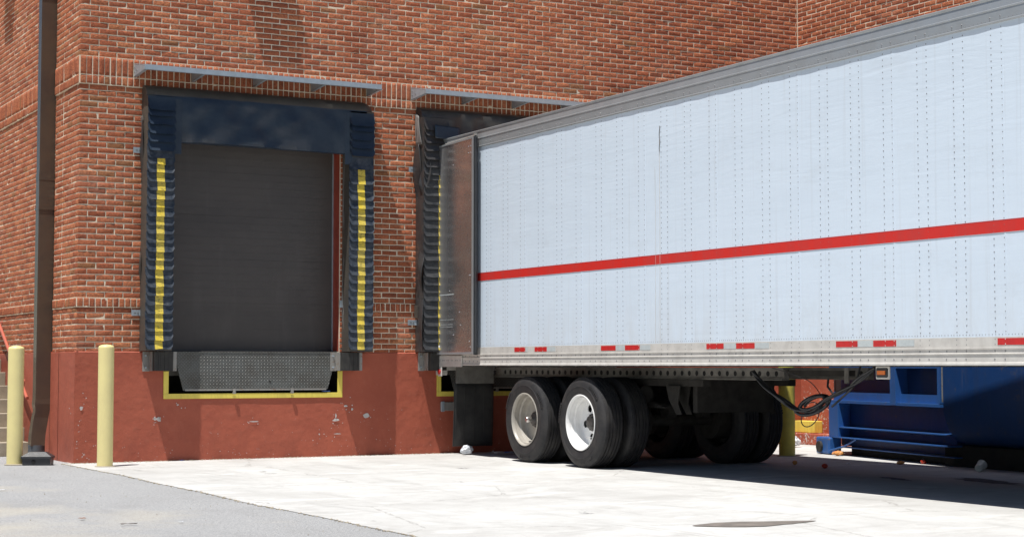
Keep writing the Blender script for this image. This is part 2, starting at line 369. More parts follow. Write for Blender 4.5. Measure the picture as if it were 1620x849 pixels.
STRIPR = dirty('red_stripe_film', (0.60, 0.024, 0.018), (0.50, 0.035, 0.03), 0.42, 0, 6, 0.4, 0.7, streak=True, spec=0.4)
TAPER = dirty('red_reflective_tape', (0.56, 0.02, 0.02), (0.42, 0.02, 0.02), 0.35, 0, 20)
TAPEW = dirty('silver_reflective_tape', (0.52, 0.57, 0.58), (0.45, 0.49, 0.50), 0.35, 0.1, 20)
UNDER = dirty('grimy_shade_dark_steel', (0.045, 0.042, 0.038), (0.025, 0.023, 0.021), 0.75, 0.0, 9, spec=0.2)  # grime colour, darkened further so the trailer's underside reads as deep shade
DRIM = dirty('shade_black_parts', (0.03, 0.028, 0.026), (0.02, 0.02, 0.02), 0.7, 0, 9, spec=0.2)  # black stands in for shade on hidden rims, air springs and skids
GUARD = dirty('grimy_grey_plate', (0.22, 0.21, 0.19), (0.12, 0.115, 0.105), 0.65, 0.2, 7)
FLAPM = dirty('black_mud_flap', (0.022, 0.022, 0.022), (0.05, 0.048, 0.044), 0.6, 0, 5)
WRIM = dirty('white_wheel_paint', (0.78, 0.78, 0.77), (0.62, 0.61, 0.59), 0.35, 0, 8, 0.5, 0.8)
GRIM = dirty('tan_grey_wheel_paint', (0.42, 0.39, 0.34), (0.30, 0.28, 0.25), 0.4, 0.1, 8)
HUBM = dirty('greasy_hub_metal', (0.14, 0.135, 0.13), (0.07, 0.065, 0.06), 0.45, 0.5, 20)
CHROME = dirty('chrome_cap', (0.75, 0.76, 0.78), (0.5, 0.5, 0.5), 0.2, 0.95, 20)
BLUE = m_weather('blue_compactor_paint', (0.008, 0.045, 0.16), (0.06, 0.07, 0.11), 0.5, 0.36, 0, 7)
BLUEW = m_weather('bright_blue_paint', (0.022, 0.105, 0.33), (0.14, 0.12, 0.12), 0.45, 0.4, 0, 8)
HOLE = dirty('dark_void', (0.008, 0.008, 0.008), (0.012, 0.012, 0.012), 0.9)
WOODF = dirty('trailer_roof_sheet', (0.55, 0.55, 0.54), (0.45, 0.45, 0.44), 0.5)
ROOFM = dirty('roof_gravel', (0.3, 0.29, 0.27), (0.2, 0.2, 0.19), 0.95)
AMBER = NT('amber_lens'); AMBER = AMBER.done((0.75, 0.17, 0.02), 0.2, 0, AMBER.bump(AMBER.noise(60, 1, 0.5, (1, 1, 4)), 0.4, 0.004))
REDL = NT('red_lens').done((0.45, 0.02, 0.015), 0.2)
WHITE = dirty('dirty_white_plastic', (0.72, 0.74, 0.78), (0.55, 0.58, 0.62), 0.5, 0, 20)
CARDW = dirty('pale_cardboard', (0.62, 0.60, 0.56), (0.45, 0.38, 0.3), 0.8, 0, 12)
TRANS = dirty('translucent_grey_cup', (0.50, 0.52, 0.50), (0.42, 0.44, 0.42), 0.4, 0, 14)
TOMATO = dirty('rotting_tomato_skin', (0.45, 0.03, 0.012), (0.3, 0.03, 0.01), 0.3, 0, 30)
ORANGE = dirty('orange_peel', (0.62, 0.22, 0.04), (0.5, 0.3, 0.12), 0.5, 0, 30)
LEAF = dirty('dry_leaf', (0.28, 0.11, 0.045), (0.2, 0.1, 0.05), 0.8, 0, 40)
STAIN = m_fabric('dark_worn_joint', (0.20, 0.175, 0.155), (0.12, 0.11, 0.10), 0.9, 8, 0.1)
BLUEP = dirty('blue_plastic_wrapper', (0.05, 0.12, 0.5), (0.1, 0.2, 0.5), 0.3)

# ---------------------------------------------------------------- brick laying
CH = 0.0672; BP = 0.2135; J = 0.0125
Z_F = 1.287; Z_R0, Z_R1 = 1.797, 1.904; Z_S0, Z_S1, Z_S2 = 4.389, 4.494, 4.713; Z_TOP = 8.8
def rows(ztop=Z_TOP):
    """(z0, z1, pitch, offset, proud) of each course"""
    out = []; z = Z_R0; k = 0
    while z > Z_F + 0.005:
        out.append((max(z-CH, Z_F-0.01), z, BP, (k % 2)*BP/2, 0.0)); z -= CH; k += 1
    out.append((Z_R0, Z_R1, 0.0695, 0.0, 0.012))
    n = 37; h = (Z_S0-Z_R1)/n
    for i in range(n): out.append((Z_R1+i*h, Z_R1+(i+1)*h, BP, ((i+1) % 2)*BP/2, 0.0))
    out.append((Z_S0, Z_S1, 0.0695, 0.0, 0.016)); out.append((Z_S1, Z_S2, 0.0695, 0.0, 0.016))
    z = Z_S2; i = 0
    while z < ztop-0.01: out.append((z, z+CH, BP, (i % 2)*BP/2, 0.0)); z += CH; i += 1
    return out
def bricks(name, O, U, N, u0, u1, holes, parent, seed, zmin=0, ztop=Z_TOP):
    """bricks on the plane through O; U along the wall, N outward; holes = [(u0,u1,z0,z1)]"""
    r = np.random.default_rng(seed); cells = []
    for (z0, z1, p, off, pr) in rows(ztop):
        if z1 < zmin: continue
        u = u0 - p + off
        while u < u1:
            a, b = max(u, u0), min(u+p, u1)
            segs = [(a, b)]
            for (h0, h1, q0, q1) in holes:
                if z0 < q1-0.01 and z1 > q0+0.01:
                    ns = []
                    for (s0, s1) in segs:
                        if s1 <= h0 or s0 >= h1: ns.append((s0, s1))
                        else:
                            if s0 < h0: ns.append((s0, h0))
                            if s1 > h1: ns.append((h1, s1))
                    segs = ns
            for (s0, s1) in segs:
                if s1-s0 > 0.02: cells.append((s0, s1, z0, z1, pr))
            u += p
    c = np.array(cells); n = len(c)
    g = J/2
    a0 = c[:, 0]+g+r.normal(0, .0012, n); a1 = c[:, 1]-g+r.normal(0, .0012, n)
    b0 = c[:, 2]+g+r.normal(0, .0012, n); b1 = c[:, 3]-g+r.normal(0, .0012, n)
    # keep brick edges flush where they end on the wall's own edge
    e0 = c[:, 0] <= u0+1e-6; e1 = c[:, 1] >= u1-1e-6
    a0 = np.where(e0, c[:, 0], a0); a1 = np.where(e1, c[:, 1], a1)
    nu, nv = 5, 4
    fu = np.array([0, .06, .5, .94, 1.0]); fv = np.array([0, .16, .84, 1.0])
    P = np.zeros((n, nv*nu + 2*(nu+nv)-4, 3))
    base = c[:, 4] + 0.0016 + np.abs(r.normal(0.0030, .0012, n)); tiltv = r.normal(0, .0022, n); tiltu = r.normal(0, .002, n)
    k = 0; idx = {}
    for j in range(nv):
        for i in range(nu):
            edge = (i in (0, nu-1)) or (j in (0, nv-1))
            d = base + tiltv*(fv[j]-.5) + tiltu*(fu[i]-.5) + r.normal(0, .0013, n) - (0.0026 if edge else 0.0)
            P[:, k, 0] = a0 + (a1-a0)*fu[i] + (r.normal(0, .0009, n) if 0 < i < nu-1 else 0); P[:, k, 1] = d
            P[:, k, 2] = b0 + (b1-b0)*fv[j] + (r.normal(0, .0011, n) if edge else 0); idx[(i, j)] = k; k += 1
    ring = [(i, 0) for i in range(nu)] + [(nu-1, j) for j in range(1, nv)] + [(i, nv-1) for i in range(nu-2, -1, -1)] + [(0, j) for j in range(nv-2, 0, -1)]
    back = []
    for q in ring:
        P[:, k, :] = P[:, idx[q], :]; P[:, k, 1] = -0.03; back.append(k); k += 1
    faces = []
    for j in range(nv-1):
        for i in range(nu-1): faces.append((idx[(i, j)], idx[(i+1, j)], idx[(i+1, j+1)], idx[(i, j+1)]))
    for q in range(len(ring)):
        q2 = (q+1) % len(ring); faces.append((back[q], back[q2], idx[ring[q2]], idx[ring[q]]))
    F = (np.array(faces)[None] + (np.arange(n)*k)[:, None, None]).reshape(-1, 4)
    U = np.array(U); N = np.array(N); O = np.array(O)
    V = O + P[..., 0:1]*U + P[..., 1:2]*N + P[..., 2:3]*np.array([0, 0, 1.0])
    V = V.reshape(-1, 3)
    if np.dot(np.cross(U, [0, 0, 1]), N) < 0: F = F[:, ::-1]
    me = bpy.data.meshes.new(name)
    me.vertices.add(len(V)); me.vertices.foreach_set('co', V.ravel())
    me.loops.add(F.size); me.loops.foreach_set('vertex_index', F.ravel().astype(np.int32))
    me.polygons.add(len(F)); me.polygons.foreach_set('loop_start', np.arange(0, F.size, 4, dtype=np.int32))
    me.polygons.foreach_set('loop_total', np.full(len(F), 4, dtype=np.int32))
    me.update(calc_edges=True); me.validate()
    t = np.clip(r.beta(2.6, 2.4, n)*0.85, 0, 1); dk = r.random(n) < 0.03; t[dk] = 0.97
    at = me.attributes.new('tint', 'FLOAT', 'POINT'); at.data.foreach_set('value', np.repeat(t, k).astype(np.float32))
    me.materials.append(BRICK)
    o = bpy.data.objects.new(name, me); COL.objects.link(o); o.parent = parent
    return o

# ---------------------------------------------------------------- the setting
def ground():
    g = MB().quad((-600, -600, 0), (600, -600, 0), (600, 600, 0), (-600, 600, 0)).build('ground', ASPH, fixn=False)
    tag(g, 'grey asphalt yard with sand washed over it', 'asphalt', kind='structure')
    # concrete apron: edge wanders along x = -0.15
    pts = []; y = 0.0
    while y > -60:
        x = -0.13 + 0.035*noise.noise(Vector((y*0.7, 3, 0))) + 0.014*noise.noise(Vector((y*6, 9, 0))) + 0.008*noise.noise(Vector((y*23, 5, 0)))
        if y < -3: x -= 0.07*min(1, (-3-y)/3)
        pts.append((x, y, 0.004)); y -= 0.05
    m = MB()
    far = [(p[0], p[1]) for p in pts]
    for k in range(len(pts)-1):
        m.quad(pts[k], pts[k+1], (14, pts[k+1][1], 0.004), (14, pts[k][1], 0.004))
    m.quad((-0.05, 0.0, 0.004), (14, 0.0, 0.004), (14, 0.25, 0.004), (-0.05, 0.25, 0.004))
    a = m.build('concrete_apron', CONC, fixn=False)
    for p in a.data.polygons: pass
    b = bmesh.new(); b.from_mesh(a.data)
    bmesh.ops.remove_doubles(b, verts=b.verts, dist=1e-4); b.normal_update()
    for f in b.faces:
        if f.normal.z < 0: f.normal_flip()
    b.to_mesh(a.data); b.free()
    tag(a, 'pale sunlit concrete loading apron in front of the docks', 'concrete apron', kind='structure')
    # crumbs along the asphalt edge
    m = MB()
    for k in range(420):
        p = random.choice(pts[:260]); s = random.uniform(0.004, 0.014)
        q = Vector((p[0]-random.uniform(-0.01, 0.03), p[1]+random.uniform(-.03, .03), 0.003))
        bm = bmesh.new(); bmesh.ops.create_icosphere(bm, subdivisions=1, radius=s)
        for v in bm.verts: v.co *= random.uniform(0.6, 1.2); v.co.z *= 0.6
        m.bm(bm, 0, Matrix.Translation(q)); bm.free()
    for k in range(700):
        q = Vector((random.uniform(-0.1, 4.9), -abs(random.gauss(0, 0.05))-0.02, 0.004)); s = random.uniform(0.003, 0.011)
        bm = bmesh.new(); bmesh.ops.create_icosphere(bm, subdivisions=1, radius=s)
        for v in bm.verts: v.co *= random.uniform(0.6, 1.2)
        m.bm(bm, 0, Matrix.Translation(q)); bm.free()
    for k in range(170):
        q = Vector((random.uniform(-4.5, 0.5), random.uniform(-11, 1.0), 0.003)); s = random.uniform(0.002, 0.0055)
        bm = bmesh.new(); bmesh.ops.create_icosphere(bm, subdivisions=1, radius=s)
        for v in bm.verts: v.co *= random.uniform(0.6, 1.2)
        m.bm(bm, 0, Matrix.Translation(q)); bm.free()
    tag(m.build('loose_gravel', STEPM, fixn=False), 'crumbs of gravel along the slab edge and wall foot', 'gravel', kind='stuff')
    # long thin patch where the slab is broken down to its dark bed
    up = []; dn = []
    n = 40
    for i in range(n+1):
        t = i/n; x = 1.80 + 1.0*t; yc = -9.71 - 0.10*t
        wd = 0.32*math.sin(math.pi*min(1, t*1.25+0.02 if t < .6 else .77+(t-.6)*.57))**0.8 + 0.002
        up.append((x, yc + wd*0.45 + 0.012*noise.noise(Vector((x*9, 1, 0))), 0.008)); dn.append((x, yc - wd*.7 + 0.02*noise.noise(Vector((x*11, 6, 0))), 0.008))
    m = MB()
    for i in range(n): m.quad(dn[i], dn[i+1], up[i+1], up[i])
    tag(m.build('slab_patch', STAIN, fixn=False), 'long dark worn sliver in the pale concrete', 'worn patch', kind='structure')
def oil():
    for (x0, y0, L, W, sd) in ((6.95, -7.3, .9, .16, 1), (6.4, -6.6, .5, .08, 4), (7.2, -8.3, .7, .10, 7)):
        m = MB(); pts = []
        for k in range(40):
            a = 2*math.pi*k/40; r_ = 1+.7*noise.noise(Vector((math.cos(a)*2.2+sd, math.sin(a)*2.2, sd)))+.25*noise.noise(Vector((math.cos(a)*7+sd, math.sin(a)*7, sd)))
            pts.append((x0+W*r_*math.sin(a)+.25*L*math.cos(a)*.5, y0+L*.5*r_*math.cos(a), .007))
        if True: pts = pts[::-1]
        m.poly(pts); o = m.build('oil_stain', OIL, fixn=False)
        if o.data.polygons[0].normal.z < 0: o.data.flip_normals()
        tag(o, 'dark oil stain soaked into the shaded concrete under the trailer', 'oil stain', kind='structure')
OIL = m_fabric('oil_soaked_concrete', (0.06, 0.058, 0.055), (0.16, 0.15, 0.14), 0.6, 14, 0.3)
ground(); oil()

BW = thing('brick_warehouse', 'red brick warehouse with a red painted base and two loading docks', 'building', (0, 0, 0))
D1 = (1.03, 3.27, Z_F-0.02, 3.95); D2 = (4.61, 6.87, Z_F-0.02, 3.95)
XR = 10.5
def building():
    YS = 1.09; XW = 0.08
    bricks('front_brickwork', (0, 0, 0), (1, 0, 0), (0, -1, 0), 0.0, XR, [D1, D2], BW, 1)
    bricks('pillar_brickwork', (0, 0, 0), (0, 1, 0), (-1, 0, 0), 0.0, YS, [], BW, 2)
    bricks('side_brickwork', (XW, 0, 0), (0, 1, 0), (-1, 0, 0), YS, 9.0, [], BW, 3)
    bricks('wing_brickwork', (XR, 0, 0), (0, -1, 0), (-1, 0, 0), 0.0, 9.0, [], BW, 4, zmin=1.2)
    # mortar bed behind the bricks, 8 mm back
    d = 0.0012
    m = MB()
    xs = sorted({d, D1[0], D1[1], D2[0], D2[1], XR}); zs = sorted({1.262, D1[2], D1[3], Z_TOP})
    def inh(x, z): return any(h[0] < x < h[1] and h[2] < z < h[3] for h in (D1, D2))
    for i in range(len(xs)-1):
        for j in range(len(zs)-1):
            if not inh((xs[i]+xs[i+1])/2, (zs[j]+zs[j+1])/2):
                m.quad((xs[i], d, zs[j]), (xs[i+1], d, zs[j]), (xs[i+1], d, zs[j+1]), (xs[i], d, zs[j+1]))
    m.quad((d, YS-d, .6), (d, d, .6), (d, d, Z_TOP), (d, YS-d, Z_TOP))
    m.quad((XW+d, YS-d, .6), (d, YS-d, .6), (d, YS-d, Z_TOP), (XW+d, YS-d, Z_TOP))
    m.quad((XW+d, 9, .6), (XW+d, YS-d, .6), (XW+d, YS-d, Z_TOP), (XW+d, 9, Z_TOP))
    m.quad((XR+d, d, .6), (XR+d, -9, .6), (XR+d, -9, Z_TOP), (XR+d, d, Z_TOP))
    for (z0, z1, q) in ((Z_R0, Z_R1, .012), (Z_S0, Z_S2, .016)):
        for (a, b) in ((-q+.001, D1[0]), (D1[1], D2[0]), (D2[1], XR)) if z0 < 3 else ((-q+.001, XR),):
            m.box((a, -q+d, z0-.003), (b, .0, z1+.003))
        m.box((-q+d, -q+.0015+d, z0-.003), (.0, YS, z1+.003)); m.box((XW-q+d, YS+.001, z0-.003), (XW, 9, z1+.003)); m.box((XR-q+d, -9, z0-.003), (XR, -q-.002, z1+.003))
    # expansion joint on the pillar side
    m.box((-0.004, 0.712, Z_F+.01), (0.01, 0.726, Z_TOP))
    # vertical caulk where the wing meets the front wall
    m.box((XR-0.016, -0.012, Z_F), (XR-0.001, -0.001, Z_TOP))
    for (a, b, c, e) in (D1, D2):           # brick reveals inside each opening
        m.quad((b, d, c), (b, .25, c), (b, .25, e), (b, d, e)); m.quad((a, d, c), (a, .25, c), (a, .25, e), (a, d, e)); m.quad((a, d, e), (b, d, e), (b, .25, e), (a, .25, e))
    m.build('mortar_bed', MORTAR, BW, fixn=False)
    # red painted concrete base
    P1 = (1.03, 3.30, 0.73); P2 = (4.615, 6.87, 0.73)   # leveler pits
    f = 0.018
    m = MB()
    def seg(x0, x1, z0, z1):
        nx = max(1, int((x1-x0)/0.12)); nz = max(1, int((z1-z0)/0.12))
        m.grid(lambda u, v: (x0+(x1-x0)*u, -f - 0.004*noise.noise(Vector(((x0+(x1-x0)*u)*3.1, 2, (z0+(z1-z0)*v)*3.1))), z0+(z1-z0)*v), nx, nz)
    seg(-f, P1[0], -.05, P1[2]); seg(-f, P1[0], P1[2], Z_F-.012); seg(P1[0], P1[1], -.05, P1[2]); seg(P1[1], P2[0], -.05, P1[2]); seg(P1[1], P2[0], P1[2], Z_F-.012)
    seg(P2[0], P2[1], -.05, P2[2]); seg(P2[1], XR, -.05, P2[2]); seg(P2[1], XR, P2[2], Z_F-.012)
    for (a, b) in ((-f, P1[0]), (P1[1], P2[0]), (P2[1], XR)):   # chamfered top
        m.quad((a, -f, Z_F-.012), (b, -f, Z_F-.012), (b, -.004, Z_F), (a, -.004, Z_F)); m.quad((a, -.004, Z_F), (b, -.004, Z_F), (b, .02, Z_F), (a, .02, Z_F))
    # pillar side (with its joint), return, recessed side wall
    XS = 0.05
    for (y0, y1) in ((-f, 0.712), (0.728, YS+f)):
        m.quad((-f, y1, -.05), (-f, y0, -.05), (-f, y0, Z_F-.012), (-f, y1, Z_F-.012)); m.quad((-f, y1, Z_F-.012), (-f, y0, Z_F-.012), (.02, y0, Z_F), (.02, y1, Z_F))
    m.quad((-f+.02, .73, -.05), (-f+.02, .71, -.05), (-f+.02, .71, Z_F), (-f+.02, .73, Z_F))
    m.quad((-f, YS+f, -.05), (XS+.2, YS+f, -.05), (XS+.2, YS+f, Z_F), (-f, YS+f, Z_F))
    m.quad((XS, 9, -.05), (XS, YS, -.05), (XS, YS, Z_F-.012), (XS, 9, Z_F-.012)); m.quad((XS, 9, Z_F-.012), (XS, YS, Z_F-.012), (.12, YS, Z_F), (.12, 9, Z_F))
    wb = MB(); wb.box((XR-f, -9, -.05), (XR+.25, -f-.003, Z_F))
    wb.build('wing_base', REDCHIP, BW)
    # flaked spots where the paint has come off (shapes on the wall)
    def flake(x, z, w, h, n=7):
        pts = []
        for k in range(n):
            a = 2*math.pi*k/n + random.uniform(-.2, .2); rr = random.uniform(.5, 1)
            pts.append((x + w*rr*math.cos(a), -f-0.0075, z + h*rr*math.sin(a)))
        m.poly(pts, 1)
    for (x, z, w, h) in ((.973, .49, .045, .035), (.93, .50, .02, .03), (3.629, .497, .05, .045), (.06, .63, .025, .03), (3.22, .45, .06, .022), (3.22, .50, .012, .05), (3.35, .62, .035, .018), (3.44, .58, .02, .02), (3.0, .28, .012, .014), (2.15, .45, .09, .010), (3.24, .28, .06, .007), (1.2, .66, .018, .014)):
        flake(x, z, w, h)
        for q in range(4): flake(x+random.gauss(0, .07), z+random.gauss(0, .05), random.uniform(.004, .012), random.uniform(.004, .012), 5)
    for q in range(110):
        x = random.uniform(0, 4.8); z = abs(random.gauss(0, .22))+.02
        flake(x, min(z, 1.1), random.uniform(.002, .008), random.uniform(.002, .008), 5)
    for q in range(26):
        flake(abs(random.gauss(0, .10)), min(.9, .02+random.expovariate(6)), random.uniform(.003, .010), random.uniform(.003, .012), 5)
    m.build('painted_base', [RED, dirty('bare_plaster', (0.55, 0.52, 0.50), (0.42, 0.38, 0.36), 0.8)], BW, fixn=False)
    # roof, back and floor close the volume
    m = MB(); m.box((.35, .4, Z_TOP-.3), (40, 30, Z_TOP)); m.box((XR+.3, -9, Z_TOP-.3), (40, .39, Z_TOP))
    m.box((.35, 29.7, 0), (40, 30, Z_TOP-.31)); m.box((.35, .3, 1.0), (40, 29.6, 1.26)); m.box((XR+.3, -9.0, 0), (40, -8.8, Z_TOP-.31))
    m.box((.3, 8.9, 0), (.34, 29.6, Z_TOP-.31))
    m.box((.3, .3, 4.4), (40, .34, Z_TOP-.31)); m.box((.3, .3, 0), (.34, 8.8, Z_TOP-.31)); m.box((3.6, .3, 1.27), (4.3, .34, 4.3)); m.box((7.2, .3, 1.27), (40, .34, 4.3))
    m.build('roof', ROOFM, BW)
    m = MB(); m.box((-.05, -.05, Z_TOP), (XR-.06, .35, Z_TOP+.12)); m.box((-.05, .36, Z_TOP), (.40, 9, Z_TOP+.12)); m.box((XR-.05, -9, Z_TOP), (XR+.35, .35, Z_TOP+.12))
    m.build('coping', GALV, BW)
    # dock doors
    for k, (D, name) in enumerate(((D1, 0), (D2, 1))):
        x0, x1 = D[0]-.05, D[1]+.05; zb = 1.30
        m = MB(); z = zb; hs = [0.27, 0.31, .53, .53, .53, .53, .4]
        for h in hs:
            ys = .225
            m.box((x0, ys, z+.002), (x1, ys+.04, z+h-.002))
            if h > .3:
                for q in range(1, 6): m.box((x0, ys-.0025, z+h*q/6-.002), (x1, ys-.0005, z+h*q/6+.002))
            z += h
        m.box((x0, ys+.004, zb), (x1, ys+.06, z))
        dr = m.build('overhead_door', DOORM, BW)
        m = MB(); m.box((x0, .205, zb-.012), (x1, .26, zb+.018)); m.build('bottom_seal', BLKP, dr)
        m = MB()
        m.box((D[1]-.002, .02, Z_F+.012), (D[1]+.05, .224, 3.95)); m.box((D[0]-.05, .02, Z_F+.012), (D[0]+.002, .224, 3.95)); m.box((D[0], .02, 3.95), (D[1], .224, 4.0))
        m.build('door_jamb', REDM, BW)
        m = MB(); m.box((D[1]-.014, .20, Z_F+.012), (D[1]-.004, .222, 3.95)); m.build('track_edge', GALV, BW)
    return P1, P2
P1, P2 = building()

# roof scuppers, above the picture; they throw the long patches of shade on the brick
def scupper(loc, rz, label):
    t = thing('roof_scupper', label, 'scupper', loc, 'collector boxes high on the brick walls', rz)
    m = MB(); m.box((-.25, -.45, 0), (.25, 0, .42), bev=.008); m.build('box', BRONZE, t)
    m = MB(); m.box((-.29, -.48, .42), (.29, 0, .46)); m.build('rim', BRONZE, t)
    for o in t.children: o.matrix_parent_inverse = Matrix.Identity(4)
scupper((1.72, -.01, 7.62), 0, 'dark metal collector box high on the front brick wall')
scupper((.07, 3.85, 7.2), R(-90), 'dark metal collector box high on the side brick wall')

# ---------------------------------------------------------------- dock canopies
def canopy(x0, x1, label, brs):
    t = thing('dock_canopy', label, 'canopy', (x0, 0, 4.52), 'metal rain canopies over the dock doors')
    p = 0.44
    m = MB(); m.prism([(x0, -.001, 4.672), (x0, -p, 4.590), (x0, -p, 4.583), (x0, -.001, 4.664)], (x1-x0, 0, 0)); m.build('roof_sheet', GALV, t)
    m = MB(); m.box((x0-.004, -p-.012, 4.536), (x1+.004, -p-.001, 4.594)); m.box((x0-.004, -p, 4.536), (x1+.004, -p+.03, 4.541))
    m.build('front_lip', GALV, t)
    for x in brs:
        m = MB(); m.prism([(x, -.001, 4.66), (x, -p, 4.58), (x, -p, 4.536), (x, -.001, 4.505)], (.006, 0, 0))
        m.prism([(x, -.001, 4.505), (x, -p, 4.534), (x, -p, 4.539), (x, -.001, 4.511)], (.035, 0, 0))
        b = m.build('bracket', GALV, t)
        if x == x0:
            for (yy, zz) in ((-.05, 4.61), (-.05, 4.56), (-.14, 4.57)):
                m = MB(); m.cyl((x-.006, yy, zz), (x, yy, zz), .009, seg=8); m.build('bolt', RIVET, b)
canopy(.63, 3.625, 'grey metal canopy over the empty left dock door', (.63, 1.33, 2.10, 2.86, 3.615))
canopy(4.24, 7.24, 'grey metal canopy over the right dock, half hidden behind the trailer', (4.24, 4.96, 5.71, 6.47, 7.23))

# ---------------------------------------------------------------- dock seals
P = 0.25
def pleats(t, x0, x1, ztop, zbot, pitch, mat, sx0, sx1, stripe_from, seed, ratty=1.0, name='jamb_flaps', c0=.015):
    r = random.Random(seed); m = MB(); ms = MB()
    z = ztop; k = 0
    while z - pitch > zbot - 0.02:
        h = pitch*1.30; dx = r.gauss(0, .003*ratty); cur = c0 + r.uniform(0, .012)*ratty; rc = .045
        if k == 0: h = pitch*1.6
        tear = r.random() < .25*ratty; ph = r.uniform(0, 6)
        amp = r.uniform(.001, .004)*ratty; sg = r.uniform(-.006, .010)
        def fn(u, v, off=0.0):
            x = x0+dx+(x1-x0)*u; e = min(u, 1-u)*(x1-x0)
            lift = 0.0
            if e < rc: lift = rc - math.sqrt(max(0, rc*rc-(rc-e)**2))
            sag = -sg*math.sin(math.pi*u)
            zz = z - v*(h - lift + sag) - (amp*2*math.sin(u*9+ph) if v > .95 and tear else 0)
            y = -P - .004 - cur*v*v - amp*math.sin(u*7+ph)*v - .010*max(0, u-.6)*v*v*ratty + .006*(abs(u-.5)*2)**4*v
            return (x, y-off, zz)
        m.grid(fn, 14, 5)
        m.grid(lambda u, v: (lambda q: (q[0], q[1]+.006, q[2]))(fn(u, v)), 14, 5)
        n2 = []
        for i in range(14): m.quad(fn(i/14, 1), fn((i+1)/14, 1), (lambda q: (q[0], q[1]+.006, q[2]))(fn((i+1)/14, 1)), (lambda q: (q[0], q[1]+.006, q[2]))(fn(i/14, 1)))
        if z <= stripe_from + pitch*0.5:
            j0 = r.gauss(0, .0015)
            ua = (sx0-x0+j0)/(x1-x0); ub = (sx1-x0+j0)/(x1-x0)
            ms.grid(lambda u, v: fn(ua+(ub-ua)*u, .0+v*.99, .0028), 3, 5)
        z -= pitch; k += 1
    o = m.build(name, mat, t, smooth=50)
    return o, ms
def seal(X0, X1, jw, label, base, front, flap, seed, crumple=0.0, so=0.0):
    t = thing('dock_seal', label, 'dock seal', (X0, 0, 1.30), 'padded seals around the dock doors')
    ZT = 4.42
    for side in (0, 1):
        a, b = (X0, X0+jw) if side == 0 else (X1-jw, X1)
        m = MB()
        def sf(u, v, xx):   # side skin with a little slack
            y = -.002 - (P-.002)*u; z = 1.292 + (ZT-.15-1.292)*v
            k = math.sin(math.pi*u)
            return (xx - (1 if side == 0 else -1)*k*(.006 + crumple*.05*abs(noise.noise(Vector((u*2, 3+side, z*2.6))))), y, z)
        m.grid(lambda u, v: sf(u, v, a), 6, 60); m.grid(lambda u, v: sf(u, v, b), 6, 60)
        m.grid(lambda u, v: (a+(b-a)*u, -P, 1.292+(ZT-.15-1.292)*v), 3, 20)
        m.quad((a, -.002, 1.292), (b, -.002, 1.292), (b, -P, 1.292), (a, -P, 1.292))
        pad = m.build('jamb_pad', base, t, smooth=40)
        fx0, fx1 = (a-.005, b+.01) if side == 0 else (a-.012, b+.002)
        top_flaps, _ = pleats(t, fx0, fx1, 4.265 if side == 0 else 4.25, 3.66, .102, front, 0, 1, -9, seed+side, .35, 'upper_flaps', .034)
        sx0 = fx0 + (fx1-fx0)*.34 + so; sx1 = sx0+.094
        fl, ms = pleats(t, fx0-.004, fx1-.004, 3.70, 1.32, .1025, flap, sx0, sx1, 3.64, seed+5+side, 1.0)
        ms.build('yellow_stripe', STRIPE, fl, smooth=60)
    # head pad: profile (y, z) swept along x with wrinkles in the curtain
    zb = 3.735
    prof = [(-.002, ZT), (-.10, ZT-.012), (-.19, ZT-.045), (-.235, ZT-.085), (-P, ZT-.14), (-P, ZT-.22), (-P, ZT-.30), (-P, ZT-.38), (-P, ZT-.46), (-P, ZT-.55), (-P, ZT-.62), (-P+.004, zb+.01), (-P+.03, zb), (-.05, zb+.02), (-.002, zb+.03)]
    nu = 90; m = MB(); np_ = len(prof)
    def hf(u, v):
        y, z = prof[int(round(v*(np_-1)))]
        x = X0-.003 + (X1-X0+.006)*u
        if u < .03: y = y*(.75+.25*u/.03)
        if u > .97: y = y*(.75+.25*(1-u)/.03); z -= .03*((u-.97)/.03)**2*(1 if z > 4.2 else 0)
        a = .042 + crumple*.025
        if y < -.15 and z < 4.33:
            d = noise.noise(Vector((x*1.7+z*2.2+seed, z*1.1, 0)))*a*1.8 + abs(noise.noise(Vector((x*3.2-z*4.5+seed, z*1.5+x, 5))))*a*1.5
            edge = max(0, min(1, (min(x-X0, X1-x)-jw-.07)/.12))
            y -= d*edge; z += (.010*noise.noise(Vector((x*2.2+seed, 8, 0))) if z < 3.8 else 0) + (-.02*u + .012*math.sin(math.pi*u) if z < 3.8 else 0)
        return (x, y, z)
    m.grid(hf, nu, np_-1, lambda u, v: 0 if v*(np_-1) < 3.5 else 1)
    for e in (0.0, 1.0):
        m.poly([hf(e, k/(np_-1)) for k in range(np_)], 0)
    hd = m.build('head_curtain', [base, front], t, smooth=55, fixn=False)
    # hanging end tabs of the curtain beside the flaps
    for (xa, xb) in ((X0+jw-.02, X0+jw+.085), (X1-jw-.075, X1-jw+.02)):
        m = MB(); m.grid(lambda u, v: (xa+(xb-xa)*u, -P-.003-.004*math.sin(3*u+seed), 4.25-(4.25-3.60)*v), 3, 8)
        m.build('curtain_tab', front, t, solid=.005)
    return t
s1 = seal(.737, 3.615, .315, 'navy padded dock seal with two bright yellow stripes round the empty dock', GREYV, NAVY, NAVYF, 11)
s2 = seal(4.315, 7.19, .335, 'crumpled black dock seal squeezed behind the parked trailer', BLACKV, BLACKV, BLACKF, 31, 1.0, .085)
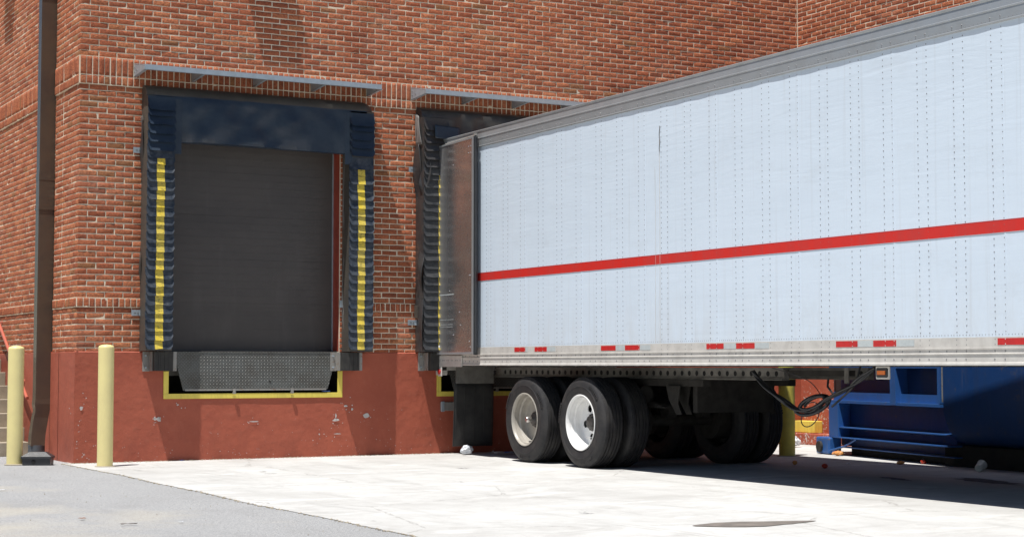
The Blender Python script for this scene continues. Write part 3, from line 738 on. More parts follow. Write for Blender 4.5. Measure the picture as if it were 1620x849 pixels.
# torn pieces on the crumpled seal
def scrap(name, pts, mat, t, th=.006):
    m = MB(); m.grid(pts, 10, 10); o = m.build(name, mat, t, smooth=60, solid=th); return o
scrap('faded_corner_patch', lambda u, v: (4.298 - .012*math.sin(3*v), -.03-.17*u*(0.55+.45*v)-.02*v, 4.34-.42*v-.05*u*(1-v)), PALEV, s2)
scrap('navy_patch', lambda u, v: (4.44+.36*u, -P-.045-.02*v, 4.17-.02*u-.17*v), NAVY, s2)
scrap('torn_fold', lambda u, v: (4.285-.02*math.sin(v*5)+.02*u, -.02-.17*u*math.sin(math.pi*min(1, v*.9+.1))-.03*v, 3.82-.72*v+.2*u), BLACKV, s2)
scrap('torn_fold', lambda u, v: (4.30+.04*math.sin(v*4)+.05*u, -.17-.13*u*math.sin(math.pi*(v*.8+.1)), 4.02-.62*v-.15*u), BLACKV, s2)
scrap('torn_fold', lambda u, v: (4.295+.035*math.sin(v*6+1), -.17-.12*u*math.sin(math.pi*(v*.9+.05)), 2.75-.62*v-.1*u), BLACKV, s2)
scrap('torn_fold', lambda u, v: (4.30+.03*math.sin(v*5+2), -.19-.10*u*math.sin(math.pi*(v*.9+.05)), 2.15-.8*v-.1*u), BLACKV, s2)
m = MB(); m.box((4.285, -.12, 1.72), (4.312, -.03, 1.88), bev=.004); m.build('hook_plate', GREYV, s2)
# folds and tears on the left seal's side
scrap('torn_fold', lambda u, v: (.722-.012*math.sin(v*5), -.03-.10*u*math.sin(math.pi*(v*.9+.05)), 3.80-.55*v+.22*u), BLACKV, s1)
scrap('torn_fold', lambda u, v: (.722-.010*math.sin(v*5), -.03-.06*u*math.sin(math.pi*(v*.9+.05)), 2.32-.25*v+.12*u), GREYV, s1)
scrap('torn_fold', lambda u, v: (.715+.01*v, -.01-.09*u, 4.03-.05*v+.02*u), PALEV, s1)
m = MB()
for k, (xa, ya, yb) in enumerate(((3.318, -.02, -.05), (3.306, -.02, -.03), (3.30, -.05, -.05))):
    m.tube([(xa+.02*math.sin(q*.5+k)*(q/24), ya+(yb-ya)*q/24, 3.75-2.2*q/24) for q in range(25)], .0035, 5)
m.build('lacing_cord', PALEV, s1)

# small galvanised anchor brackets screwed to the wall beside the seals
def clip(x, z, label):
    t = thing('anchor_bracket', label, 'bracket', (x, 0, z), 'small galvanised brackets holding the dock seals')
    m = MB(); m.box((x-.055, -.022, z-.034), (x+.05, -.014, z+.034), bev=.002); m.box((x+.045, -.06, z-.034), (x+.052, -.022, z+.034)); m.build('plate', GALV, t)
    m = MB(); m.box((x-.028, -.0235, z-.006), (x-.002, -.0222, z+.006)); m.cyl((x+.02, -.027, z), (x+.02, -.022, z), .009, seg=6); m.build('slot', RIVET, t)
clip(.687, 3.645, 'small grey bracket on the brick left of the navy seal, near its top')
clip(.690, 1.735, 'small grey bracket on the brick left of the navy seal, near its foot')
clip(4.265, 3.615, 'small grey bracket on the brick left of the black seal, near its top')
clip(4.258, 1.665, 'small grey bracket on the brick left of the black seal, near its foot')
m = MB(); m.box((3.262, -.035, 1.84), (3.305, -.013, 1.93), bev=.002)
tag(m.build('anchor_bracket', GALV), 'small grey bracket on the brick strip between red jamb and right yellow stripe', 'bracket', 'small galvanised brackets holding the dock seals')

# ---------------------------------------------------------------- bumpers
def bumper(x0, x1, label, plate_left):
    t = thing('dock_bumper', label, 'bumper', (x0, 0, 1.06), 'black rubber dock bumpers')
    z0, z1 = 1.058, 1.283; p = .20
    m = MB()
    n = 9
    for k in range(n):          # laminated rubber pads
        a = x0+.085 + (x1-x0-.17 if plate_left == 2 else x1-x0-.10)*k/n; b = x0+.085 + (x1-x0-.17 if plate_left == 2 else x1-x0-.10)*(k+1)/n
        m.box((a+.0006, -p-random.uniform(0, .005), z0+random.uniform(0, .003)), (b-.0006, -.02, z1-random.uniform(0, .003)))
    m.build('rubber_block', RUBB, t)
    m = MB(); m.box((x0, -.032, z0-.004), (x0+.08, -.02, z1), bev=.002); m.box((x0+.074, -p+.05, z0), (x0+.084, -.033, z1), bev=.002)
    pl = m.build('steel_angle', RUST, t)
    for zz in (z0+.04, z1-.045):
        m = MB(); m.cyl((x0+.035, -.05, zz), (x0+.035, -.032, zz), .012, seg=6); m.build('bolt', GALV, pl)
    m = MB(); m.box((x1-.012, -p+.01, z0), (x1-.002, -.02, z1), bev=.002); m.box((x1-.002, -p+.01, z0), (x1+.03, -p+.02, z1), bev=.002); m.build('steel_angle', RUST, t)
bumper(.77, 1.10, 'black rubber dock bumper at the left foot of the navy seal', 1)
bumper(3.14, 3.47, 'black rubber dock bumper at the right foot of the navy seal', 1)
bumper(4.345, 4.68, 'black rubber dock bumper at the rear corner of the trailer', 1)

# ---------------------------------------------------------------- levelers
def leveler(x0, x1, label, full=True):
    t = thing('dock_leveler', label, 'dock leveler', (x0, 0, .73), 'dock levelers set in the red base')
    # pit lined with dark steel
    m = MB()
    m.quad((x0, 0, .78), (x1, 0, .78), (x1, .7, .78), (x0, .7, .78)); m.quad((x0, .7, .78), (x1, .7, .78), (x1, .7, 1.28), (x0, .7, 1.28))
    m.quad((x0+.001, -.017, .73), (x0+.001, .7, .73), (x0+.001, .7, 1.28), (x0+.001, -.017, 1.28)); m.quad((x1-.001, -.017, .73), (x1-.001, .7, .73), (x1-.001, .7, 1.28), (x1-.001, -.017, 1.28))
    m.build('pit_lining', UNDER, t, fixn=False)
    m = MB(); m.box((x0+.06, -.03, 1.268), (x1-.03, .22, 1.284)); m.build('deck', DIAM, t)
    # hanging lip, a tapered plate of diamond tread, slightly tilted out at the foot
    m = MB(); a, b, c, d = (x0+.11, 1.280), (x1-.07, 1.280), (x1-.195, .835), (x0+.235, .825)
    yt, yb = -.026, -.034
    m.prism([(a[0], yt, a[1]), (b[0], yt, b[1]), (c[0], yb, c[1]), (d[0], yb, d[1])], (0, .016, 0)); lip = m.build('lip_plate', DIAM, t)
    m = MB(); m.cyl((a[0], yt+.012, 1.281), (b[0], yt+.012, 1.281), .011, seg=10); m.build('hinge_rod', UNDER, lip)
    m = MB(); m.box((d[0]+.02, yb-.004, .822), (c[0]-.02, yb-.0005, .842)); m.build('lip_edge', RUST, lip)
    m = MB(); m.cyl((x0+1.32, yb-.003, .93), (x0+1.32, yb+.004, .93), .012, seg=10); m.build('lip_hole', HOLE, lip)
    # yellow angle frame
    m = MB(); m.box((x0-.004, -f_-.008, .73), (x1+.004, -f_+.003, .79), bev=.002); m.box((x0-.004, -f_-.006, .791), (x0+.058, -f_+.003, 1.055), bev=.002); m.box((x1-.06, -f_-.006, .791), (x1+.004, -f_+.003, 1.055), bev=.002)
    m.box((x0+.02, -f_+.001, .775), (x1-.02, .08, .788))
    m.build('yellow_frame', YEL, t)
    for x in ((x0+.86, x0+1.60) if full else (x0+.86,)):
        m = MB(); m.box((x-.018, -.062, .785), (x+.018, -f_-.013, .80)); m.box((x-.018, -.062, .80), (x+.018, -.050, .845), bev=.003)
        m.build('lip_keeper', RUST, t)
f_ = 0.0225
leveler(P1[0], P1[1], 'dock leveler with a hanging diamond plate lip and yellow frame under the empty dock')
leveler(P2[0], P2[1], 'dock leveler in a yellow frame behind the trailer wheels', False)
# dark hole and blue scrap in the pit
m = MB(); m.box((3.05, -.01, .80), (3.15, .03, .812), bev=.003)
tag(m.build('plastic_scrap', BLUEP), 'bright blue plastic scrap lying in the leveler pit', 'litter')

# wheel chock bracket on the base behind the mud flap
t = thing('wall_receptacle', 'grey steel receptacle on the red base beside the mud flap', 'wall fitting', (4.68, 0, .60))
m = MB(); m.box((4.66, -.055, .545), (4.93, -f_, .655), bev=.004); m.build('plate', RUST, t)
m = MB(); m.box((4.655, -.075, .535), (4.70, -.056, .665), bev=.004); m.box((4.685, -.077, .59), (4.692, -.0755, .615)); m.build('end_cap', GALV, t)

# ---------------------------------------------------------------- bollards
def bollard(x, y, h, r, mat, label, g='painted steel pipe bollards'):
    t = thing('bollard', label, 'bollard', (x, y, 0), g)
    m = MB(); M = Matrix.Translation((x, y, 0))
    m.lathe([(r, -.02), (r, h-.02)], M, 40); b = m.build('pipe', mat, t, smooth=40)
    m = MB(); m.lathe([(r, h-.02), (r, h-.008), (r*.96, h+.004), (r*.8, h+.014), (r*.5, h+.022), (r*.02, h+.026)], M, 40, 0, False, True); m.build('domed_cap', mat, t, smooth=50)
    m = MB(); m.lathe([(r+.025, .0045), (r+.02, .012), (r-.004, .016)], M, 24); m.build('grout_ring', STEPM, t, smooth=40)
bollard(.134, -.775, 1.33, .0865, CREAM, 'cream yellow bollard on the concrete in front of the red corner')
bollard(-.66, .077, 1.32, .0885, CREAM, 'cream yellow bollard on the asphalt left of the downspout')
bollard(8.12, -2.70, 1.35, .10, MUST, 'mustard yellow bollard in shade behind the trailer wheels')

# ---------------------------------------------------------------- downspout
t = thing('downspout', 'tall dark bronze square downspout at the building corner with a crumpled foot', 'downspout', (-.09, 1.2, 0))
m = MB()
secs = [(9.0, -.185, .004, 1.12, 1.27), (2.9, -.185, .004, 1.12, 1.27)]
def ring(z, x0, x1, y0, y1): return [(x0, y0, z), (x1, y0, z), (x1, y1, z), (x0, y1, z)]
def pipe_box(mb, rr):
    for A, B in zip(rr[:-1], rr[1:]):
        for k in range(4): mb.quad(A[k], A[(k+1) % 4], B[(k+1) % 4], B[k])
pipe_box(m, [ring(9.0, -.185, .0, 1.12, 1.27), ring(3.42, -.185, .0, 1.12, 1.27)])
m.build('upper_pipe', BRONZE, t)
m = MB(); pipe_box(m, [ring(3.44, -.19, .005, 1.115, 1.275), ring(3.36, -.19, .005, 1.115, 1.275), ring(3.36, -.187, .002, 1.118, 1.272), ring(.95, -.188, .002, 1.118, 1.272), ring(.72, -.190, -.004, 1.115, 1.272), ring(.66, -.196, .0, 1.11, 1.275), ring(.58, -.187, -.02, 1.115, 1.25), ring(.50, -.205, -.03, 1.12, 1.25), ring(.30, -.232, -.065, 1.11, 1.26), ring(.16, -.24, -.075, 1.10, 1.26)])
b = m.build('lower_pipe', BRONZE, t, smooth=25)
for z in (5.6, 3.0):
    m = MB(); m.box((-.192, 1.108, z), (.006, 1.119, z+.03)); m.box((-.191, 1.119, z), (-.186, 1.30, z+.03)); m.box((-.19, 1.271, z), (.075, 1.30, z+.03)); m.build('strap', BRONZE, t)
m = MB(); m.lathe([(.098, -.01), (.098, .17), (.085, .17), (.085, .05)], Matrix.Translation((-.155, 1.18, 0)), 28); m.build('drain_boot', PIPE, t, smooth=40)

# ---------------------------------------------------------------- bait station
t = thing('bait_station', 'black plastic rodent bait box on the asphalt beside the downspout foot', 'bait box', (-.43, -.06, 0), rz=R(-26))
M = t.matrix_world.copy()
m = MB(); w2, d2 = .165, .10
def ringp(w_, d_, z): return [M @ Vector(q) for q in ((-w_, -d_, z), (w_, -d_, z), (w_, d_, z), (-w_, d_, z))]
def stack(mb, rr):
    for A, B in zip(rr[:-1], rr[1:]):
        for k in range(4): mb.quad(A[k], A[(k+1) % 4], B[(k+1) % 4], B[k])
    mb.poly(rr[-1])
stack(m, [ringp(w2-.012, d2-.01, 0.002), ringp(w2-.008, d2-.006, .085)]); m.build('base_tray', BLKP, t)
m = MB(); stack(m, [ringp(w2+.002, d2+.003, .075), ringp(w2+.002, d2+.003, .100), ringp(w2-.075, d2-.055, .150)]); m.build('sloped_lid', BLKP, t)
m = MB(); c = M @ Vector((-.03, -d2+.004, .042)); c2 = M @ Vector((-.03, -d2+.011, .042)); m.cyl(c, c2, .024, seg=20); m.build('entry_hole', HOLE, t)

# ---------------------------------------------------------------- steps and handrail
t = thing('concrete_steps', 'weathered concrete steps climbing along the side wall behind the bollard', 'steps', (-.7, 2.0, 0))
m = MB()
for k in range(7):
    y = 1.95+.28*k; z = .172*(k+1)
    m.box((-2.0, y, z-.172), (-.055-.0*k, y+.30 if k < 6 else 9, z), bev=.007)
m.build('tread_block', STEPM, t)
t = thing('handrail', 'coral red pipe handrail sloping down the side wall above the steps', 'handrail', (-.03, 2.3, .72))
m = MB(); m.tube([(-.03, 2.22, .712), (-.03, 2.26, .722), (-.03, 4.24, 1.873), (-.03, 5.2, 2.43)], .021, 12); m.build('rail', HRAIL, t, smooth=60)
for y in (2.75, 4.1):
    z = .722+(y-2.26)*.581; m = MB(); m.tube([(-.03, y, z), (-.03, y, z-.07), (.045, y, z-.09)], .009, 8); m.cyl((.04, y, z-.09), (.05, y, z-.09), .03, seg=12); m.build('wall_bracket', HRAIL, t, smooth=60)

# ---------------------------------------------------------------- the trailer
XL, XRT = 4.59, 7.20; YR, YF = -.10, -16.2; ZB = 1.12; ZT0 = 3.79; ZTOP = 3.995
TR = thing('semi_trailer', 'white box semi trailer with a red stripe backed up to the right dock', 'trailer', (5.9, -8, 0))
def rivet(mb, y, z, x=XL, r=.0058, mi=1, out=-1):
    n = len(mb.v); h = .0042 if r > .0065 else .0014
    for k in range(6):
        a = math.pi*k/3; mb.v.append((x, y+r*math.cos(a), z+r*math.sin(a)))
    for k in range(6):
        a = math.pi*k/3; mb.v.append((x+out*h, y+r*.55*math.cos(a), z+r*.55*math.sin(a)))
    for k in range(6):
        k2 = (k+1) % 6; mb.f.append((n+k, n+k2, n+6+k2, n+6+k)); mb.m.append(mi)
    mb.f.append(tuple(n+6+k for k in range(6))); mb.m.append(mi)
Y0, PY = -1.473, .4195
bays = [Y0 - PY*k for k in range(-2, 35)]
def trailer():
    # side sheet: panels three bays wide, laid with a small lap
    m = MB(); SZ0, SZ1 = 1.335, 3.80
    edges = [YR-.02] + [Y0-.055-PY*(2+3*k) - .012 for k in range(0, 12) if Y0-.055-PY*(2+3*k) > YF] + [YF]
    for a, b in zip(edges[:-1], edges[1:]):
        nu = 26; nv = 30
        def fn(u, v):
            y = a+(b-a)*u; z = SZ0+(SZ1-SZ0)*v
            d = .0009*noise.noise(Vector((y*2.4, z*1.4, 1)))
            # sheet puckers between posts near the top rail
            ph = (y-Y0)/PY; d += .0022*(math.cos(2*math.pi*ph)*.5+.5)*math.exp(-(SZ1-z)*3)*(-1)
            return (XL - .0012 + d - .001*(1-u)*(u < .02), y, z)
        m.grid(fn, nu, nv)
        m.box((XL-.0035, b-.004, SZ0), (XL-.001, b+.012, SZ1))
    for y in bays:
        for dy in (-.055, .055):
            yy = y+dy
            if yy > YR-.03 or yy < YF: continue
            z = 1.385
            while z < SZ1-.03:
                rivet(m, yy+random.gauss(0, .0008), z+random.gauss(0, .0008), XL-.003); z += .0515
    y = YR-.05
    while y > -12:
        rivet(m, y, 1.362, XL-.003, .0042); y -= .036 if random.random() < .75 else .03
    m.build('side_panel', [SKIN, RIVET], TR, smooth=30, fixn=False)
    # red stripe
    m = MB(); z0, z1 = 2.150, 2.247
    n = 160
    for i in range(n):
        a = YR-.03+(YF-YR+.03)*i/n; b = YR-.03+(YF-YR+.03)*(i+1)/n
        m.quad((XL-.0042, a, z0), (XL-.0042, b, z0), (XL-.0042, b, z1), (XL-.0042, a, z1)); 
    m.quad((XL-.0058, YR-.03, z0), (XL-.0058, YF, z0), (XL+.001, YF, z0), (XL+.001, YR-.03, z0)); m.quad((XL-.0058, YR-.03, z1), (XL-.0058, YF, z1), (XL+.001, YF, z1), (XL+.001, YR-.03, z1))
    for y in bays:
        for dy in (-.055, .055):
            for z in (2.157+.0, 2.2085-.002): 
                if YF < y+dy < YR-.03: rivet(m, y+dy, z+.009, XL-.0042, .0058, 0)
    m.build('red_stripe', STRIPR, TR, fixn=False)
    # long repair scar: two raised beads and a dark split near the top
    m = MB()
    for (yy, z0, z1, r_) in ((-5.165, 1.345, 3.42, .0022), (-5.085, 1.345, 3.15, .0016)):
        m.tube([(XL-.0035, yy+.004*math.sin(z0+q*.3), z0+(z1-z0)*q/20) for q in range(21)], r_, 6)
    m.build('sheet_crease', RAILW, TR)
    m = MB(); m.tube([(XL-.004, -5.17+.005*math.sin(q), 3.30+.26*q/12) for q in range(13)], .0055, 6); m.build('split_seam', RIVET, TR)
    # top rail
    m = MB(); L = YF-YR
    prof = [(XL+.02, 3.785), (XL-.013, 3.785), (XL-.017, 3.792), (XL-.017, 3.798), (XL-.011, 3.803), (XL-.011, 3.888), (XL-.016, 3.892), (XL-.016, 3.900), (XL-.009, 3.905), (XL-.002, 3.972), (XL-.010, 3.978), (XL-.012, 3.992), (XL-.004, 3.998), (XL+.05, 4.0), (XL+.05, 3.9)]
    m.prism([(x, YR, z) for x, z in prof], (0, L, 0), 0)
    for y in bays:
        for dy in (-.055, .055):
            if YF < y+dy < YR-.05: rivet(m, y+dy, 3.815, XL-.011, .006); rivet(m, y+dy, 3.836, XL-.011, .007)
        for q in range(1, 7):
            yy = y+.055+(PY-.11)*q/7
            if YF < yy < YR-.05: rivet(m, yy, 3.814, XL-.011, .0042)
    m.build('top_rail', [ALU, RIVET], TR, fixn=True)
    # bottom rail and scuff strip
    m = MB()
    m.box((XL-.008, YF, 1.265), (XL+.02, YR-.01, 1.343), 0)
    prof = [(XL+.03, 1.12), (XL-.022, 1.12), (XL-.024, 1.126), (XL-.022, 1.141), (XL-.014, 1.147), (XL-.014, 1.205), (XL-.021, 1.210), (XL-.021, 1.216), (XL-.010, 1.221), (XL-.010, 1.246), (XL-.018, 1.251), (XL-.018, 1.262), (XL-.006, 1.2645), (XL+.03, 1.2645)]
    m.prism([(x, YR, z) for x, z in prof], (0, L, 0), 0)
    for y in bays:
        for dy in (-.055, .055):
            yy = y+dy
            if not YF < yy < YR-.02: continue
            rivet(m, yy, 1.234, XL-.010, .0085); rivet(m, yy, 1.171, XL-.014, .0085); rivet(m, yy, 1.325, XL-.008, .005); rivet(m, yy, 1.285, XL-.008, .005)
        for yy in (y-.055-.10, y-.055-.20):
            if random.random() < .3 and YF < yy < YR-.02: rivet(m, yy, 1.234, XL-.010, .008); rivet(m, yy, 1.171, XL-.014, .008)
    m.build('bottom_rail', [RAILW, RIVET], TR, fixn=True)
    # reflective tape
    for (a, b) in ((-2.126, -2.382), (-2.603, -2.877), (-4.038, -4.328), (-4.513, -4.79), (-5.975, -6.255), (-6.457, -6.743), (-7.912, -8.195), (-8.398, -8.681), (-9.836, -10.13), (-10.32, -10.62), (-12.1, -12.4), (-14.0, -14.3)):
        m = MB(); m.box((XL-.0105, b, 1.280), (XL-.0085, a, 1.332)); 
        for y in bays:
            for dy in (-.055, .055):
                if b+.01 < y+dy < a-.01: rivet(m, y+dy, 1.325, XL-.0105, .0055, 1); rivet(m, y+dy, 1.287, XL-.0105, .0055, 1)
        m.build('red_tape', [TAPER, RAILW], TR)
    for (a, b) in ((-2.39, -2.44), (-2.885, -3.07), (-4.335, -4.50), (-4.80, -4.99), (-6.26, -6.45), (-6.75, -6.96), (-8.2, -8.39), (-8.69, -8.9), (-10.14, -10.31)):
        m = MB(); m.box((XL-.0102, b, 1.280), (XL-.0085, a, 1.332)); m.build('silver_tape', TAPEW, TR)
    # rest of the body
    m = MB(); m.box((XL+.05, YF, 3.93), (XRT-.05, YR-.02, 3.985)); m.build('roof_skin', WOODF, TR)
    m = MB(); m.box((XRT-.03, YF, 1.12), (XRT, YR, 3.998)); m.box((XL+.031, YF, 1.12), (XRT-.031, YF+.04, 3.93)); m.build('far_side_panel', SKIN, TR)
    m = MB(); m.box((XL+.031, YF+.05, 1.20), (XRT-.031, YR-.02, 1.25))
    y = YR-.3
    while y > YF: m.box((XL+.031, y-.03, 1.11), (XRT-.031, y+.03, 1.199)); y -= .305
    m.build('floor', UNDER, TR)
    # inner lining so the box is dark inside
    # rear frame
    m = MB(); m.box((XL-.03, YR-.10, 1.00), (XL+.085, YR, 4.01), bev=.004); m.box((XRT-.08, YR-.10, 1.00), (XRT+.02, YR, 4.01), bev=.004); m.box((XL+.09, YR-.10, 3.86), (XRT-.085, YR, 4.01)); m.box((XL+.09, YR-.12, 1.06), (XRT-.085, YR, 1.30))
    m.build('rear_frame', RAILW, TR)
    m = MB(); m.box((XL-.032, YR-.72, 1.105), (XL-.02, YR-.02, 1.245), bev=.003)
    for q in range(10): rivet(m, YR-.12-.06*q-(.02 if q % 2 else 0), 1.185, XL-.032, .0085)
    m.build('corner_plate', [RAILW, RIVET], TR)
    m = MB(); m.box((XL-.035, YR-.17, .985), (XL-.02, YR-.07, 1.10), bev=.006); mk = m.build('marker_bracket', RAILW, TR)
    m = MB(); m.lathe([(.034, 0), (.034, .012), (.02, .02), (.001, .022)], Matrix.Translation((XL-.035, YR-.12, 1.045)) @ Matrix.Rotation(R(-90), 4, 'Y'), 20); m.build('marker_lens', REDL, mk, smooth=60)
    # amber marker lamp
    m = MB(); y0 = -8.455; m.box((XL+.035, y0-.085, 1.005), (XL+.055, y0+.085, 1.118), bev=.008); lb = m.build('lamp_bracket', RAILW, TR)
    m = MB(); M = Matrix.Translation((XL+.034, y0, 1.060))
    bm = bmesh.new(); bmesh.ops.create_cube(bm, size=1); bmesh.ops.scale(bm, vec=(.03, .125, .062), verts=bm.verts); bmesh.ops.bevel(bm, geom=bm.edges[:], offset=.014, segments=4, affect='EDGES'); m.bm(bm, 0, M); bm.free(); m.build('amber_lens', AMBER, lb, smooth=50)
    m = MB(); bm = bmesh.new(); bmesh.ops.create_cube(bm, size=1); bmesh.ops.scale(bm, vec=(.016, .145, .082), verts=bm.verts); bmesh.ops.bevel(bm, geom=bm.edges[:], offset=.0075, segments=3, affect='EDGES'); m.bm(bm, 0, M); bm.free(); m.build('lamp_gasket', BLKP, lb, smooth=50)
    # slider rails with round holes
    for X in (5.34, 6.42):
        m = MB(); m.box((X+.01, -6.2, .985), (X+.07, -.25, 1.10)); m.box((X-.02, -6.2, .975), (X+.075, -.25, .984)); m.box((X-.004, -6.2, 1.078), (X+.009, -.25, 1.10)); m.box((X-.004, -6.2, .985), (X+.009, -.25, 1.0))
        for k in range(42): m.cyl((X+.0085, -.5-.136*k, 1.040), (X+.0097, -.5-.136*k, 1.040), .027, seg=16, mi=1)
        m.build('slider_rail', [GUARD, HOLE], TR)
    m = MB()
    m.box((5.36, -7.15, 1.02), (5.44, -6.25, 1.075))
    m.build('air_tank_bar', UNDER, TR)
    m = MB(); m.box((5.30, -7.22, .955), (5.31, -7.16, 1.10))
    m.build('hanger_strap', GUARD, TR)
    # bogie frame, hangers, springs, axles
    m = MB()
    for X in (5.30, 6.42):
        m.box((X, -4.9, .90), (X+.10, -1.2, .972))
        for (yy) in (-1.50, -2.94, -4.40):
            m.prism([(X-.04, yy+.13, .905), (X-.04, yy-.13, .905), (X-.04, yy-.09, .72), (X-.04, yy-.16, .60), (X-.04, yy-.06, .60), (X-.04, yy+.08, .76)], (.012, 0, 0))
            m.prism([(X+.09, yy+.13, .905), (X+.09, yy-.13, .905), (X+.09, yy-.09, .72), (X+.09, yy-.16, .60), (X+.09, yy-.06, .60), (X+.09, yy+.08, .76)], (.012, 0, 0))
        for yy in (-2.32, -3.565):
            for q in range(4): m.box((X+.0, yy-.62+.08*q, .66+.016*q), (X+.08, yy+.62-.08*q, .673+.016*q))
    for yy in (-1.3, -2.94, -4.6): m.box((5.41, yy-.04, .62), (6.42, yy+.04, .972))  # cross plates added to keep the space behind the wheels dark
    for X in (5.20, 6.48): m.box((X, -4.0, .30), (X+.012, -1.9, .60)) if False else None
    m.build('bogie_frame', UNDER, TR)
    for yy in (-2.32, -3.565):
        m = MB(); m.cyl((4.95, yy, .51), (6.85, yy, .51), .064, seg=20); m.cyl((5.6, yy-.17, .62), (5.72, yy-.17, .62), .09, seg=16); m.cyl((6.05, yy-.17, .62), (6.17, yy-.17, .62), .09, seg=16)
        m.build('axle', UNDER, TR)
        for X in (5.22, 6.33):
            m = MB(); m.cyl((X, yy, .505), (X+.19, yy, .505), .215, seg=28); m.build('brake_drum', UNDER, TR)
            m = MB(); m.cyl((X+.05, yy-.30, .80), (X+.05, yy+.30, .80), .10, seg=20); m.build('air_spring', DRIM, TR)
    # landing gear, beyond the picture's edge
    for X in (5.1, 6.6):
        m = MB(); m.box((X, -13.5, .25), (X+.11, -13.39, 1.12)); m.box((X+.015, -13.485, .05), (X+.095, -13.405, .25)); m.box((X-.06, -13.57, .005), (X+.17, -13.32, .05)); m.build('landing_leg', GUARD, TR)
    # mud flap and its plate
    m = MB(); m.box((4.69, -.41, .895), (5.23, -.40, 1.11)); m.cyl((4.75, -.415, .95), (4.75, -.41, .95), .012, seg=8); m.cyl((4.81, -.415, 1.02), (4.81, -.41, 1.02), .012, seg=8)
    hp = m.build('flap_hanger', GUARD, TR)
    m = MB()
    m.grid(lambda u, v: (4.675+.56*u, -.395+.035*v*v+.012*math.sin(u*5+1)*v, .905-.80*v), 14, 8)
    mf = m.build('mud_flap', FLAPM, TR, smooth=60, solid=.010)
    m = MB()
    for q in (1, 2, 3): m.tube([(4.675+.56*q/4, -.405+.035*v*v/64, .86-.8*v/8) for v in range(8)], .004, 5)
    m.tube([(4.672, -.398+.035*v*v/64, .905-.8*v/8) for v in range(9)], .006, 6); m.build('flap_rib', FLAPM, mf)
    # open swing door folded back along the side
    dv = Vector((-.067, -1.283, 0)).normalized(); wid = 1.215; H0 = Vector((4.553, -.085, 0)); nn = Vector((dv.y, -dv.x, 0))   # outward, towards -x
    if nn.x > 0: nn = -nn
    Mx = Matrix(((dv.x, nn.x, 0, H0.x), (dv.y, nn.y, 0, H0.y), (0, 0, 1, 0), (0, 0, 0, 1)))
    zb, zt = 1.25, 3.905
    m = MB(); m.box((0, -.018, zb+.01), (wid, .018, zt), M=Mx)
    def rvd(s_, z_): 
        p = Mx @ Vector((s_, .018, z_)); m.lathe([(.010, 0), (.006, .006), (.0005, .007)], Matrix.Translation(p) @ nn.to_track_quat('Z', 'Y').to_matrix().to_4x4(), 8, 1)
    for z_ in (3.45, 3.38, 3.31, 2.62, 2.55, 2.5, 1.52, 1.46, 1.40, 1.36):
        rvd(.10, z_)
        if z_ != 3.45: rvd(.155, z_)
    for (a, b) in ((wid-.15, 3.80), (wid-.15, 3.72), (wid-.085, 3.80), (wid-.085, 3.72), (.6, 3.62), (wid-.12, 2.22), (wid-.09, 2.22), (.62, 1.50), (.8, 1.78), (.83, 1.62), (wid-.12, 1.42), (.5, 2.05), (wid-.09, 1.35)): rvd(a, b)
    dr = m.build('swing_door', [MIRR, CHROME], TR)
    m = MB(); m.box((wid-.045, .0185, zb+.01), (wid+.0, .024, zt), M=Mx); m.box((-.0, .0185, zb+.01), (wid-.046, .026, zb+.035), M=Mx); m.box((0, .0185, zt-.02), (wid-.046, .024, zt), M=Mx); m.build('edge_trim', ALU, dr)
    m = MB(); m.cyl(Mx @ Vector((wid+.012, -.002, zb+.02)), Mx @ Vector((wid+.012, -.002, zt+.015)), .013, seg=12); m.box((wid+.0, -.024, zb), (wid+.006, .018, zt), M=Mx); m.cyl(Mx @ Vector((wid-.06, -.05, zb)), Mx @ Vector((wid-.06, -.05, zt+.05)), .015, seg=12); m.build('door_gasket', BLKP, dr)
    m = MB(); m.cyl(Mx @ Vector((.12, -.03, zt+.012)), Mx @ Vector((wid, -.03, zt+.02)), .012, seg=10); m.box((wid-.09, -.05, zt), (wid-.04, -.02, zt+.05), M=Mx); m.build('top_bar', RUST, dr)
    for (q0, q1, q2, q3) in ((.16, .62, 1.69, 1.695), (.20, .60, 1.63, 1.634), (.14, .6, 1.60, 1.604), (.14, .63, 2.0, 2.012)):
        m = MB(); m.box((q0, .0183, q2), (q1, .0189, q3), M=Mx); m.build('scratch', TAPEW, dr)
    for z_ in (3.4, 2.55, 1.45):
        m = MB(); m.cyl(Mx @ Vector((-.012, 0, z_-.06)), Mx @ Vector((-.012, 0, z_+.06)), .018, seg=12); m.build('hinge', RUST, dr)
    m = MB(); m.lathe([(.028, 0), (.02, .01), (.001, .014)], Matrix.Translation(Mx @ Vector((.17, .019, 1.355))) @ nn.to_track_quat('Z', 'Y').to_matrix().to_4x4(), 16); m.build('round_button', WHITE, dr, smooth=60)
trailer()

